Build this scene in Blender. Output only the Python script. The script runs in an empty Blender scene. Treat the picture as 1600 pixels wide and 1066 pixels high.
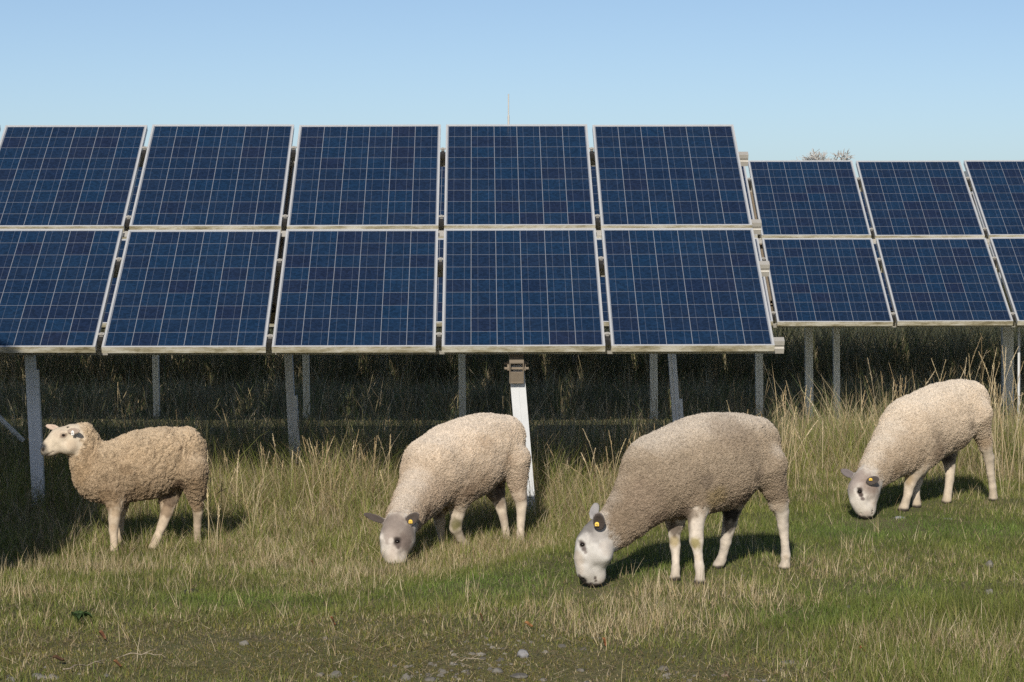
import bpy, math, numpy as np
from mathutils import Vector, Matrix, noise as mnoise
from mathutils.bvhtree import BVHTree

rng = np.random.default_rng(7)
scene = bpy.context.scene
COL = scene.collection
R = math.radians

# ---------------------------------------------------------------- camera
FPX, CXP, CYP = 4157.8, 800.0, 533.0            # focal length in photograph pixels
CAMZ = 1.665
PITCH = math.atan((533 - 335) / FPX)
cam_d = bpy.data.cameras.new('camera'); cam = bpy.data.objects.new('camera', cam_d); COL.objects.link(cam)
cam.location = (0, 0, CAMZ); cam.rotation_euler = (math.pi/2 - PITCH, 0, 0)
cam_d.sensor_width = 36; cam_d.lens = FPX/1600*36; cam_d.clip_start = .1; cam_d.clip_end = 20000
scene.camera = cam
CAM = np.array([0, 0, CAMZ])
SP, CP = math.sin(PITCH), math.cos(PITCH)

def ray(px, py):
    x = (px - CXP)/FPX; u = -(py - CYP)/FPX
    d = np.array([x, CP + u*SP, -SP + u*CP])
    return d/np.linalg.norm(d)

# ---------------------------------------------------------------- noise
def smooth(a, b, x):
    t = np.clip((x - a)/(b - a), 0, 1); return t*t*(3 - 2*t)

def _hash(ix, iy, iz, seed):
    h = (ix.astype(np.int64)*374761393 + iy.astype(np.int64)*668265263 + iz.astype(np.int64)*2147483647*3 + seed*974634777) & 0xffffffff
    h = ((h ^ (h >> 13))*1274126177) & 0xffffffff
    h = ((h ^ (h >> 16))*2246822519) & 0xffffffff
    return ((h ^ (h >> 15)) & 0xffffff)/float(0xffffff)

def vn3(x, y, z, seed=0):
    x = np.asarray(x, float); y = np.asarray(y, float); z = np.asarray(z, float)
    ix, iy, iz = np.floor(x), np.floor(y), np.floor(z)
    fx, fy, fz = x-ix, y-iy, z-iz
    fx, fy, fz = fx*fx*(3-2*fx), fy*fy*(3-2*fy), fz*fz*(3-2*fz)
    r = 0
    for a in (0, 1):
        for b in (0, 1):
            for c in (0, 1):
                w = (fx if a else 1-fx)*(fy if b else 1-fy)*(fz if c else 1-fz)
                r = r + w*_hash(ix+a, iy+b, iz+c, seed)
    return r

def vn(x, y, s, seed=0):
    x = np.asarray(x, float); y = np.asarray(y, float)
    return vn3(x/s, y/s, np.zeros_like(x)+.37, seed)

def worley(x, y, z, seed=0):
    ix, iy, iz = np.floor(x), np.floor(y), np.floor(z); best = np.full(x.shape, 9.)
    for a in (-1, 0, 1):
        for b in (-1, 0, 1):
            for c in (-1, 0, 1):
                u, v, w_ = ix+a, iy+b, iz+c
                d = (u+_hash(u, v, w_, seed)-x)**2+(v+_hash(u, v, w_, seed+1)-y)**2+(w_+_hash(u, v, w_, seed+2)-z)**2
                best = np.minimum(best, d)
    return np.sqrt(best)

def fbm(x, y, s, seed=0):
    return .55*vn(x, y, s, seed)+.3*vn(x, y, s*.47, seed+1)+.15*vn(x, y, s*.21, seed+2)

# ---------------------------------------------------------------- terrain
def H(x, y):
    x = np.asarray(x, float); y = np.asarray(y, float)
    left = 1 - smooth(-.5, .5, x - .3*(y - 13.2))
    left = np.where(y > 20, np.maximum(left, 0), left)
    t = np.clip((y - 9.3)/4.9, 0, 1); near = -.215*(t*t*(1.6 - .6*t))*left
    far = -.23*smooth(16.5, 22.5, y)*(1-left)
    bump = (vn(x, y, 1.3, 3)-.5)*.05 + (vn(x, y, .35, 4)-.5)*.025
    fade = 1 - smooth(40, 120, y)
    roll = -.02*left*smooth(22, 30, y)
    return near + far + roll + bump*fade

def ground(px, py):
    d = ray(px, py); t = np.arange(7.0, 60.0, .01)
    p = CAM + d*t[:, None]
    return p[int(np.argmax(p[:, 2] <= H(p[:, 0], p[:, 1])))]

# ---------------------------------------------------------------- helpers
def tag(o, label=None, cat=None, group=None, kind=None):
    if label: o['label'] = label
    if cat: o['category'] = cat
    if group: o['group'] = group
    if kind: o['kind'] = kind
    return o

def mesh_np(name, V, polys=None, mats=(), quads=None, tris=None, col=None, smooth_=True):
    me = bpy.data.meshes.new(name)
    V = np.asarray(V, np.float32).reshape(-1, 3)
    me.vertices.add(len(V)); me.vertices.foreach_set('co', V.ravel())
    parts, sizes = [], []
    if quads is not None and len(quads): parts.append(np.asarray(quads).ravel()); sizes.append(np.full(len(quads), 4))
    if tris is not None and len(tris): parts.append(np.asarray(tris).ravel()); sizes.append(np.full(len(tris), 3))
    if polys:
        parts.append(np.concatenate([np.asarray(p) for p in polys])); sizes.append(np.array([len(p) for p in polys]))
    L = np.concatenate(parts).astype(np.int32); S = np.concatenate(sizes).astype(np.int32)
    me.loops.add(len(L)); me.loops.foreach_set('vertex_index', L)
    me.polygons.add(len(S))
    st = np.concatenate([[0], np.cumsum(S)[:-1]]).astype(np.int32)
    me.polygons.foreach_set('loop_start', st)
    me.polygons.foreach_set('use_smooth', np.full(len(S), smooth_, bool))
    me.update(calc_edges=True); me.validate()
    if col is not None:
        a = me.color_attributes.new('Col', 'FLOAT_COLOR', 'POINT')
        c = np.ones((len(V), 4), np.float32); c[:, :3] = col
        a.data.foreach_set('color', c.ravel())
    for m in mats: me.materials.append(m)
    return me

def link(name, me, parent=None):
    o = bpy.data.objects.new(name, me); COL.objects.link(o)
    if parent is not None: o.parent = parent
    return o

class MB:
    """collects boxes / bars / tubes into one mesh"""
    def __init__(s): s.v = []; s.f = []; s.m = []
    def add(s, V, F, m=0):
        n = len(s.v); s.v += [tuple(p) for p in V]; s.f += [tuple(i+n for i in f) for f in F]; s.m += [m]*len(F)
    def box(s, lo, hi, m=0, M=None):
        V = [Vector((x, y, z)) for z in (lo[2], hi[2]) for y in (lo[1], hi[1]) for x in (lo[0], hi[0])]
        if M is not None: V = [M @ p for p in V]
        s.add(V, [(0,2,3,1),(4,5,7,6),(0,1,5,4),(2,6,7,3),(0,4,6,2),(1,3,7,5)], m)
    def prism(s, prof, length, M, m=0):
        """profile (x,y) extruded along local z"""
        n = len(prof)
        V = [M @ Vector((x, y, 0)) for x, y in prof] + [M @ Vector((x, y, length)) for x, y in prof]
        F = [tuple(reversed(range(n))), tuple(range(n, 2*n))] + [(i, (i+1) % n, n+(i+1) % n, n+i) for i in range(n)]
        s.add(V, F, m)
    def tube(s, pts, rad, n=6, m=0):
        pts = [Vector(p) for p in pts]; rings = []
        for i, p in enumerate(pts):
            d = (pts[min(i+1, len(pts)-1)] - pts[max(i-1, 0)]).normalized()
            a = d.orthogonal().normalized(); b = d.cross(a)
            r = rad[i] if hasattr(rad, '__len__') else rad
            rings.append([p + (a*math.cos(2*math.pi*k/n) + b*math.sin(2*math.pi*k/n))*r for k in range(n)])
        V = [p for r_ in rings for p in r_]
        F = [(i*n+k, i*n+(k+1) % n, (i+1)*n+(k+1) % n, (i+1)*n+k) for i in range(len(pts)-1) for k in range(n)]
        F += [tuple(reversed(range(n))), tuple(range((len(pts)-1)*n, len(pts)*n))]
        s.add(V, F, m)
    def mesh(s, name, mats, bevel=0, smooth_=False):
        me = bpy.data.meshes.new(name); me.from_pydata(s.v, [], s.f); me.update()
        for m in mats: me.materials.append(m)
        me.polygons.foreach_set('material_index', s.m)
        me.polygons.foreach_set('use_smooth', [smooth_]*len(s.f))
        if bevel:
            import bmesh
            bm = bmesh.new(); bm.from_mesh(me); bmesh.ops.recalc_face_normals(bm, faces=bm.faces)
            bmesh.ops.bevel(bm, geom=[e for e in bm.edges if len(e.link_faces) == 2 and e.calc_face_angle(0) > .6], offset=bevel, segments=1, affect='EDGES')
            bm.to_mesh(me); bm.free()
        return me
    def obj(s, name, mats, parent=None, bevel=0, smooth_=False):
        return link(name, s.mesh(name, mats, bevel, smooth_), parent)

# ---------------------------------------------------------------- materials
class NT:
    def __init__(s, name):
        s.m = bpy.data.materials.new(name); s.m.use_nodes = True; s.t = s.m.node_tree
        s.b = s.t.nodes['Principled BSDF']; s.out = s.t.nodes['Material Output']
    def n(s, typ, **k):
        nd = s.t.nodes.new(typ)
        for a, v in k.items(): setattr(nd, a, v)
        return nd
    def l(s, a, b): s.t.links.new(a, b)
    def val(s, sock, v):
        if hasattr(v, 'node'): s.l(v, sock)
        else: sock.default_value = v
    def math(s, op, a, b=None, clamp=False):
        nd = s.n('ShaderNodeMath', operation=op, use_clamp=clamp); s.val(nd.inputs[0], a)
        if b is not None: s.val(nd.inputs[1], b)
        return nd.outputs[0]
    def mix(s, f, a, b, blend='MIX'):
        nd = s.n('ShaderNodeMix', data_type='RGBA', blend_type=blend)
        s.val(nd.inputs[0], f)
        for i, v in ((6, a), (7, b)):
            if hasattr(v, 'node'): s.l(v, nd.inputs[i])
            else: nd.inputs[i].default_value = (*v, 1)
        return nd.outputs[2]
    def noise(s, scale, detail=4, rough=.55, coord='Object', vec=None, dim='3D'):
        if vec is None: vec = s.n('ShaderNodeTexCoord').outputs[coord]
        nd = s.n('ShaderNodeTexNoise'); nd.inputs['Scale'].default_value = scale
        nd.inputs['Detail'].default_value = detail; nd.inputs['Roughness'].default_value = rough
        s.l(vec, nd.inputs['Vector']); return nd.outputs['Fac']
    def ramp(s, f, stops):
        nd = s.n('ShaderNodeValToRGB'); s.l(f, nd.inputs[0]); e = nd.color_ramp.elements
        while len(e) < len(stops): e.new(.5)
        for i, (p, c) in enumerate(stops): e[i].position = p; e[i].color = (*c, 1) if len(c) == 3 else c
        return nd.outputs[0]
    def bump(s, h, strength, dist=.01):
        nd = s.n('ShaderNodeBump'); nd.inputs['Strength'].default_value = strength; nd.inputs['Distance'].default_value = dist
        s.l(h, nd.inputs['Height']); s.l(nd.outputs[0], s.b.inputs['Normal'])
    def set(s, **k):
        for a, v in k.items():
            sk = s.b.inputs[a.replace('_', ' ')]
            if hasattr(v, 'node'): s.l(v, sk)
            elif isinstance(v, tuple): sk.default_value = (*v, 1)
            else: sk.default_value = v
        return s.m

def mat_metal(name, c1, c2, metallic=.85, rough=.45, scale=6):
    t = NT(name); f = t.noise(scale, 5); g = t.noise(60, 2)
    c = t.mix(t.math('MULTIPLY', f, .9), c1, c2)
    t.bump(g, .08, .002)
    return t.set(Base_Color=c, Metallic=metallic, Roughness=rough)

M = {}
M['alu'] = mat_metal('aluminium_frame', (.78, .79, .80), (.62, .63, .63), .35, .45)
M['rail'] = mat_metal('aluminium_rail', (.62, .60, .56), (.42, .40, .36), .3, .5)
M['galv'] = mat_metal('galvanised_steel', (.86, .88, .89), (.68, .71, .73), .0, .5, 5)
M['white_galv'] = mat_metal('pale_galvanised_steel', (.62, .64, .66), (.50, .52, .54), .1, .45, 9)
M['rusty'] = mat_metal('weathered_steel', (.36, .31, .25), (.22, .17, .12), .3, .6, 14)
M['dark'] = mat_metal('black_rubber', (.02, .02, .02), (.035, .033, .03), 0, .6)
M['back'] = mat_metal('panel_backsheet', (.55, .56, .57), (.45, .46, .47), 0, .6)

def mat_lip():
    t = NT('aluminium_lip_with_algae')
    tc = t.n('ShaderNodeTexCoord').outputs['Object']; oi = t.n('ShaderNodeObjectInfo').outputs['Random']
    mp = t.n('ShaderNodeMapping'); t.l(tc, mp.inputs[0]); mp.inputs['Scale'].default_value = (3.2, 14, 14)
    ad = t.n('ShaderNodeVectorMath', operation='ADD'); t.l(mp.outputs[0], ad.inputs[0])
    cb = t.n('ShaderNodeCombineXYZ'); t.l(t.math('MULTIPLY', oi, 93), cb.inputs[0]); t.l(cb.outputs[0], ad.inputs[1])
    f = t.noise(1.5, 6, .7, vec=ad.outputs[0]); g = t.noise(11, 4, .7, vec=ad.outputs[0])
    f2 = t.math('ADD', f, t.math('MULTIPLY', t.math('SUBTRACT', g, .5), .35))
    c = t.ramp(f2, [(.40, (.60, .58, .50)), (.53, (.40, .365, .26)), (.68, (.17, .145, .075))])
    return t.set(Base_Color=c, Metallic=.1, Roughness=.6)
M['lip'] = mat_lip()

PW, PL = .99, 1.4766
BORD = .013
def mat_cells():
    t = NT('polycrystalline_cells')
    uv = t.n('ShaderNodeUVMap'); uv.uv_map = 'UVMap'
    sx = t.n('ShaderNodeSeparateXYZ'); t.l(uv.outputs[0], sx.inputs[0])
    gw, gl = PW-2*BORD, PL-2*BORD
    pit_u = .1590; pit_v = .1595
    mu, mv = (gw-6*pit_u)/2, (gl-9*pit_v)/2
    cu = t.math('DIVIDE', t.math('SUBTRACT', sx.outputs[0], mu), pit_u)
    cv = t.math('DIVIDE', t.math('SUBTRACT', sx.outputs[1], mv), pit_v)
    fu, fv = t.math('FRACT', cu), t.math('FRACT', cv)
    def edge(f, w):   # 1 within w of a cell edge
        d = t.math('MINIMUM', f, t.math('SUBTRACT', 1, f)); return t.math('LESS_THAN', d, w)
    inside = None
    for c, n in ((cu, 6), (cv, 9)):
        a = t.math('MULTIPLY', t.math('GREATER_THAN', c, 0), t.math('LESS_THAN', c, n))
        inside = a if inside is None else t.math('MULTIPLY', inside, a)
    line = t.math('MAXIMUM', edge(fu, .0115), edge(fv, .0095))
    line = t.math('MAXIMUM', line, t.math('SUBTRACT', 1, inside))
    bus = None
    for p in (.27, .73):
        d = t.math('ABSOLUTE', t.math('SUBTRACT', fu, p)); b = t.math('LESS_THAN', d, .0075)
        bus = b if bus is None else t.math('MAXIMUM', bus, b)
    # per cell tint
    cb = t.n('ShaderNodeCombineXYZ'); t.l(t.math('FLOOR', cu), cb.inputs[0]); t.l(t.math('FLOOR', cv), cb.inputs[1])
    oi = t.n('ShaderNodeObjectInfo'); t.l(t.math('MULTIPLY', oi.outputs['Random'], 517), cb.inputs[2])
    wn = t.n('ShaderNodeTexWhiteNoise'); t.l(cb.outputs[0], wn.inputs[0])
    cell = t.ramp(wn.outputs['Value'], [(0, (.0125, .022, .054)), (.22, (.0105, .0245, .059)), (.6, (.0095, .0275, .066)), (1, (.009, .031, .075))])
    # crystal flakes
    vo = t.n('ShaderNodeTexVoronoi'); vo.inputs['Scale'].default_value = 70
    ad = t.n('ShaderNodeVectorMath', operation='ADD'); t.l(uv.outputs[0], ad.inputs[0]); t.l(cb.outputs[0], ad.inputs[1]); t.l(ad.outputs[0], vo.inputs['Vector'])
    sv = t.n('ShaderNodeSeparateColor'); t.l(vo.outputs['Color'], sv.inputs[0])
    k = t.math('ADD', .72, t.math('MULTIPLY', sv.outputs[0], .56))
    cm = t.n('ShaderNodeVectorMath', operation='SCALE'); t.l(cell, cm.inputs[0]); t.l(k, cm.inputs['Scale'])
    c = t.mix(t.math('MULTIPLY', bus, .28), cm.outputs[0], (.26, .30, .38))
    c = t.mix(t.math('MULTIPLY', line, .44), c, (.54, .57, .62))
    # light dust film
    dn = t.noise(2.2, 6, .65); c = t.mix(t.math('MULTIPLY', t.math('SUBTRACT', dn, .35, True), .035), c, (.45, .42, .36))
    return t.set(Base_Color=c, Roughness=.16, IOR=1.36)
M['cells'] = mat_cells()

def mat_vcol(name, rough=.9, spec=.2, trans=0.0, bump=None, var=None):
    t = NT(name); a = t.n('ShaderNodeVertexColor'); a.layer_name = 'Col'; c = a.outputs[0]
    if var:
        f = t.noise(var[0], 4, .65); k = t.math('ADD', 1-var[1]/2, t.math('MULTIPLY', f, var[1]))
        sc = t.n('ShaderNodeVectorMath', operation='SCALE'); t.l(c, sc.inputs[0]); t.l(k, sc.inputs['Scale']); c = sc.outputs[0]
    if bump: t.bump(t.noise(bump[0], 3), bump[1], bump[2])
    t.set(Base_Color=c, Roughness=rough); t.b.inputs['Specular IOR Level'].default_value = spec
    if trans:
        tr = t.n('ShaderNodeBsdfTranslucent'); t.l(c, tr.inputs[0]); mx = t.n('ShaderNodeMixShader'); mx.inputs[0].default_value = trans
        t.l(t.b.outputs[0], mx.inputs[1]); t.l(tr.outputs[0], mx.inputs[2]); t.l(mx.outputs[0], t.out.inputs[0])
    return t.m
M['grass'] = mat_vcol('grass_blades', .55, .25, .40)
M['skin'] = mat_vcol('sheep_short_hair', .85, .15, 0, (160, .35, .004), (45, .35))
M['wool'] = mat_vcol('sheep_wool', 1.0, .05, .0, None, (30, .3))
M['stone'] = mat_vcol('weathered_stone', .85, .3, 0, (60, .5, .004), (25, .6))
M['leafmat'] = mat_vcol('fallen_leaf', .7, .2, .2)
M['evergreen'] = mat_vcol('evergreen_foliage', .6, .3, .2)
t = NT('sheep_eye'); M['eye'] = t.set(Base_Color=(.012, .009, .007), Roughness=.12)
t = NT('yellow_tag'); M['tag'] = t.set(Base_Color=(.80, .50, .01), Roughness=.4)
t = NT('white_tag'); M['wtag'] = t.set(Base_Color=(.80, .80, .78), Roughness=.4)
t = NT('black_print'); M['print'] = t.set(Base_Color=(.012, .012, .012), Roughness=.6)
t = NT('bark'); M['bark'] = t.set(Base_Color=t.ramp(t.noise(9, 6), [(.3, (.10, .075, .05)), (.7, (.22, .18, .14))]), Roughness=.9)
t = NT('haze_paled_twigs'); M['twigs'] = t.set(Base_Color=t.ramp(t.noise(1.5, 3), [(.3, (.34, .33, .32)), (.7, (.46, .45, .44))]), Roughness=.9)  # grey lightened to paint distance haze into the tree
t = NT('dead_twig'); M['twig'] = t.set(Base_Color=t.ramp(t.noise(30, 4), [(.3, (.20, .16, .11)), (.7, (.36, .31, .24))]), Roughness=.85)
t = NT('distant_hills'); M['hill'] = t.set(Base_Color=t.ramp(t.noise(.004, 4), [(.3, (.16, .20, .20)), (.7, (.22, .25, .26))]), Roughness=1.0)

def mat_ground():
    t = NT('turf_soil')
    a = t.n('ShaderNodeVertexColor'); a.layer_name = 'Col'
    f = t.noise(5, 8, .7); g = t.noise(38, 5, .7); h = t.noise(130, 3, .6)
    c = t.mix(t.ramp(f, [(.42, (0, 0, 0)), (.60, (1, 1, 1))]), a.outputs[0], (.115, .125, .030))
    c = t.mix(t.math('MULTIPLY', t.ramp(g, [(.50, (0, 0, 0)), (.64, (1, 1, 1))]), .75), c, (.22, .175, .095))
    c = t.mix(t.math('MULTIPLY', t.ramp(h, [(.55, (0, 0, 0)), (.7, (1, 1, 1))]), .5), c, (.26, .22, .13))
    c = t.mix(t.math('MULTIPLY', t.ramp(h, [(.30, (1, 1, 1)), (.44, (0, 0, 0))]), .6), c, (.040, .035, .018))
    hh = t.math('ADD', t.math('MULTIPLY', g, .7), t.math('MULTIPLY', h, .4)); t.bump(hh, .9, .03)
    return t.set(Base_Color=c, Roughness=.95)
M['ground'] = mat_ground()

# ---------------------------------------------------------------- ground sheet
def build_ground():
    def axis(a, b, step, far):
        core = np.arange(a, b+1e-6, step); g = [b]; s = step
        while g[-1] < far: s *= 1.35; g.append(g[-1]+s)
        lo = [a]; s = step
        while lo[-1] > -far: s *= 1.35; lo.append(lo[-1]-s)
        return np.concatenate([lo[:0:-1], core, g[1:]])
    xs = axis(-6, 7, .06, 6000); ys = axis(7, 30, .06, 6000)
    X, Y = np.meshgrid(xs, ys)
    Z = H(X, Y)
    nx, ny = len(xs), len(ys)
    idx = np.arange(nx*ny).reshape(ny, nx)
    q = np.stack([idx[:-1, :-1], idx[:-1, 1:], idx[1:, 1:], idx[1:, :-1]], -1).reshape(-1, 4)
    V = np.stack([X, Y, Z], -1).reshape(-1, 3)
    n1 = fbm(V[:, 0], V[:, 1], .9, 21)[:, None]
    col = np.array([.13, .145, .042])*(1-n1) + np.array([.18, .155, .062])*n1
    me = mesh_np('ground', V, quads=q, mats=[M['ground']], col=col)
    tag(link('ground', me), kind='structure')
build_ground()

# ---------------------------------------------------------------- sun and sky
AZ, EL = R(8), R(27)
sun_d = bpy.data.lights.new('sun', 'SUN'); sun = bpy.data.objects.new('sun', sun_d); COL.objects.link(sun)
sun_d.energy = 4.4; sun_d.angle = R(.55); sun_d.color = (1, .92, .80)
sun.rotation_euler = (math.pi/2 - EL, 0, -AZ)
w = bpy.data.worlds.new('World'); scene.world = w; w.use_nodes = True
sky = w.node_tree.nodes.new('ShaderNodeTexSky'); sky.sky_type = 'NISHITA'; sky.sun_disc = False
sky.sun_elevation = EL; sky.sun_rotation = math.pi + AZ; sky.altitude = 50
sky.air_density = .5; sky.dust_density = .6; sky.ozone_density = 1.3
bg = w.node_tree.nodes['Background']; bg.inputs[1].default_value = .098
tint = w.node_tree.nodes.new('ShaderNodeMix'); tint.data_type = 'RGBA'; tint.blend_type = 'MULTIPLY'; tint.inputs[0].default_value = 1
tint.inputs[7].default_value = (1.02, 1.025, 1.0, 1)          # white balance of the daylight
w.node_tree.links.new(sky.outputs[0], tint.inputs[6]); w.node_tree.links.new(tint.outputs[2], bg.inputs[0])
scene.view_settings.view_transform = 'Standard'; scene.view_settings.look = 'None'
scene.view_settings.exposure = 0; scene.view_settings.gamma = 1
scene.cycles.use_denoising = False; scene.cycles.max_bounces = 6; scene.cycles.diffuse_bounces = 3; scene.cycles.transmission_bounces = 3

# ---------------------------------------------------------------- solar arrays
TILT = .4958; GAP = .0372; MID = .045
def panel_meshes():
    f = MB(); D = .040; b = BORD
    # frame: x 0..PW, y(v) 0..PL, z 0 = glass plane top, depth down
    f.box((0, .0, -D), (PW, b, .002), 0)                       # bottom bar
    f.box((0, PL-b, -D), (PW, PL, .002), 0)
    f.box((0, b, -D), (b, PL-b, .002), 0); f.box((PW-b, b, -D), (PW, PL-b, .002), 0)
    f.box((b, b, -.012), (PW-b, PL-b, -.008), 1)               # backsheet
    f.box((PW/2-.07, PL*.78, -.035), (PW/2+.07, PL*.78+.1, -.0121), 2)  # junction box
    me = f.mesh('solar_panel', [M['alu'], M['back'], M['dark'], M['lip']], 0)
    for p in me.polygons:
        if p.center.y < 1e-4: p.material_index = 3
        if abs(p.center.y-PL) < 1e-4: p.material_index = 0
    g = MB(); g.add([(b, b, -.002), (PW-b, b, -.002), (PW-b, PL-b, -.002), (b, PL-b, -.002),
                     (b, b, -.007), (PW-b, b, -.007), (PW-b, PL-b, -.007), (b, PL-b, -.007)],
                    [(0,1,2,3), (7,6,5,4), (0,4,5,1), (1,5,6,2), (2,6,7,3), (3,7,4,0)])
    gm = g.mesh('cell_glass', [M['cells']])
    uvl = gm.uv_layers.new(name='UVMap')
    for l in gm.loops:
        co = gm.vertices[l.vertex_index].co; uvl.data[l.index].uv = (co.x-b, co.y-b)
    c = MB()   # mid clamp sitting in the gap between two columns
    c.box((-.011, -.022, -.05), (.011, .022, -.006), 0)
    c.box((-.020, -.022, .0022), (.020, -.002, .0055), 0)
    c.tube([(0, -.015, .0045), (0, -.015, .013)], .0075, 6, 0)
    c.box((-.012, -.075, -.04), (.012, -.026, -.006), 2)
    cm = c.mesh('panel_clamp', [M['rail'], M['rusty'], M['dark']])
    return me, gm, cm
PANEL_ME, GLASS_ME, CLAMP_ME = panel_meshes()
RAIL_V = (.15, 1.10, 1.66, 2.64)

def make_array(label, o, yaw, row_slope, cols, rail_x, overhang=.075):
    root = bpy.data.objects.new('solar_array', None); COL.objects.link(root)
    tag(root, label, 'solar array', 'rows of solar panels on tilted racks')
    gz = float(H(o[0], o[1])); root.location = (o[0], o[1], gz); root.rotation_euler = (0, 0, yaw)
    # plane frame: u along the row, v up the slope, n normal
    T = Matrix.Translation((0, 0, o[2]-gz)) @ Matrix.Rotation(-math.atan(row_slope), 4, 'Y') @ Matrix.Rotation(TILT, 4, 'X')
    r2 = np.random.default_rng(len(cols)+int(o[1]))
    first = True
    for c in cols:
        for r in (0, 1):
            u = (c-2)*(PW+GAP); v = r*(PL+MID)
            p = bpy.data.objects.new('solar_panel', PANEL_ME); COL.objects.link(p); p.parent = root
            dz, dr = r2.normal(0, .0015), r2.normal(0, .0012)
            p.matrix_local = T @ Matrix.Translation((u, v, dz)) @ Matrix.Rotation(dr, 4, 'Y') @ Matrix.Rotation(r2.normal(0, .0012), 4, 'X')
            g = bpy.data.objects.new('cell_glass', GLASS_ME); COL.objects.link(g); g.parent = p
        for v in RAIL_V:
            for side in ((1,) if c != cols[-1] else ()):
                k = bpy.data.objects.new('panel_clamp', CLAMP_ME); COL.objects.link(k); k.parent = root
                k.matrix_local = T @ Matrix.Translation(((c-2)*(PW+GAP)+PW+GAP/2, v+r2.normal(0, .01), 0))
    m = MB(); m.box(((cols[0]-2)*(PW+GAP), PL-.014, -.0485), ((cols[-1]-2)*(PW+GAP)+PW, PL+MID+.014, -.0435), 0, T); m.obj('gap_light_block', [M['rail']], root)  # added strip closing the middle gap so no sun stripe passes
    u0 = (cols[0]-2)*(PW+GAP)-overhang; u1 = (cols[-1]-2)*(PW+GAP)+PW+overhang
    for v in RAIL_V:
        m = MB()
        prof = [(-.024, 0), (-.024, -.03), (-.018, -.034), (-.018, -.048), (-.024, -.052), (-.024, -.088), (.024, -.088), (.024, -.052), (.018, -.048), (.018, -.034), (.024, -.03), (.024, 0)]
        Mx = T @ Matrix.Translation((u0, v, -.0445)) @ Matrix.Rotation(math.pi/2, 4, 'Z') @ Matrix.Rotation(math.pi/2, 4, 'X')
        m.prism(prof, u1-u0, Mx); m.obj('rail', [M['rail']], root)
    return root, T

def to_local(root, p):
    Mi = (Matrix.Translation(root.location) @ Matrix.Rotation(root.rotation_euler.z, 4, 'Z')).inverted()
    return Mi @ Vector(p)

def plane_z(o, yaw, row_slope, x, y):
    c, s = math.cos(yaw), math.sin(yaw)
    lx = (x-o[0])*c + (y-o[1])*s; ly = -(x-o[0])*s + (y-o[1])*c
    return o[2] + ly*math.tan(TILT) + lx*row_slope

def at(px, y, z=None):   # world x for pixel column at distance y
    return (px-CXP)/FPX*y

C_PROF = lambda w, d, t=.006: [(-w/2, -d/2), (w/2, -d/2), (w/2, d/2), (w/2-t*3, d/2), (w/2-t*3, d/2-t), (w/2-t, d/2-t), (w/2-t, -d/2+t),
                               (-w/2+t, -d/2+t), (-w/2+t, d/2-t), (-w/2+t*3, d/2-t), (-w/2+t*3, d/2), (-w/2, d/2)]
def post(root, arr, px_top, px_bot, py_top, py_bot, dist, width, mat, base=None, ztop=None):
    o, yaw, rs = arr
    xt, xb = at(px_top, dist), at(px_bot, dist)
    zt = CAMZ-(py_top-335)*dist/FPX; zb0 = CAMZ-(py_bot-335)*dist/FPX
    slope = (xb-xt)/(zb0-zt)
    top = plane_z(o, yaw, rs, xt, dist)-.24 if ztop is None else ztop
    bot = float(H(xb, dist))-.15
    pt = Vector((xt+(top-zt)*slope, dist, top)); pb = Vector((xt+(bot-zt)*slope, dist, bot))
    d = (pt-pb); L = d.length
    q = Vector((0, 0, 1)).rotation_difference(d.normalized()).to_matrix().to_4x4()
    Mw = Matrix.Translation(pb) @ q
    Li = (Matrix.Translation(root.location) @ Matrix.Rotation(root.rotation_euler.z, 4, 'Z')).inverted()
    m = MB(); m.prism(C_PROF(width, .07), L, Li @ Mw)
    m.box((-.003, -.0395, 0), (.003, -.0355, L-.02), 0, Li @ Mw)           # rolled seam down the web
    p = m.obj('support_post', [M[mat]], root)
    if base is not None:
        zb = CAMZ-(base-335)*dist/FPX-bot
        m = MB(); m.prism(C_PROF(.028, .05), zb, Li @ Mw @ Matrix.Translation((width/2+.006, -.014, 0)))
        for k in range(3): m.tube([Li @ Mw @ Vector((width/2+.006, -.0395, zb-.05-.05*k)), Li @ Mw @ Vector((width/2+.006, -.0500, zb-.05-.05*k))], .009, 6)
        m.obj('base_profile', [M['galv']], p)
    return p, pt

def rafter(root, T, arr, x, dist, v0, v1, mat='rusty', cap=True):
    u = to_local(root, (x, dist, 0)).x
    m = MB(); w, h, t = .088, .15, .007
    y1 = -.134; y0 = y1-h
    m.box((u-w/2, v0, y0), (u-w/2+t, v1, y1), 0, T); m.box((u+w/2-t, v0, y0), (u+w/2, v1, y1), 0, T)
    m.box((u-w/2+t, v0, y0), (u+w/2-t, v1, y0+t), 0, T); m.box((u-w/2+t, v0, y1-t), (u+w/2-t, v1, y1), 0, T)
    m.box((u-w/2+t, v0+.004, y0+t), (u+w/2-t, v0+.010, y0+h*.52), 0, T)
    r = m.obj('rafter', [M[mat]], root)
    m = MB()
    for vv in (v0+.03, v0+.085):
        m.tube([T @ Vector((u-w/2-.03, vv, y0+.09)), T @ Vector((u+w/2+.03, vv, y0+.09))], .008, 6)
        for sx in (-1, 1):
            m.tube([T @ Vector((u+sx*(w/2+.001), vv, y0+.09)), T @ Vector((u+sx*(w/2+.012), vv, y0+.09))], .017, 6)
    m.obj('bolt', [M['rusty']], r)
    return r

A1 = ((-1.4521, 16.0599, CAMZ-.8003), .0133, .0017)
root1, T1 = make_array('near row of large blue solar panels on steel posts behind the sheep', *A1, list(range(-3, 5)), None)
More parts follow.
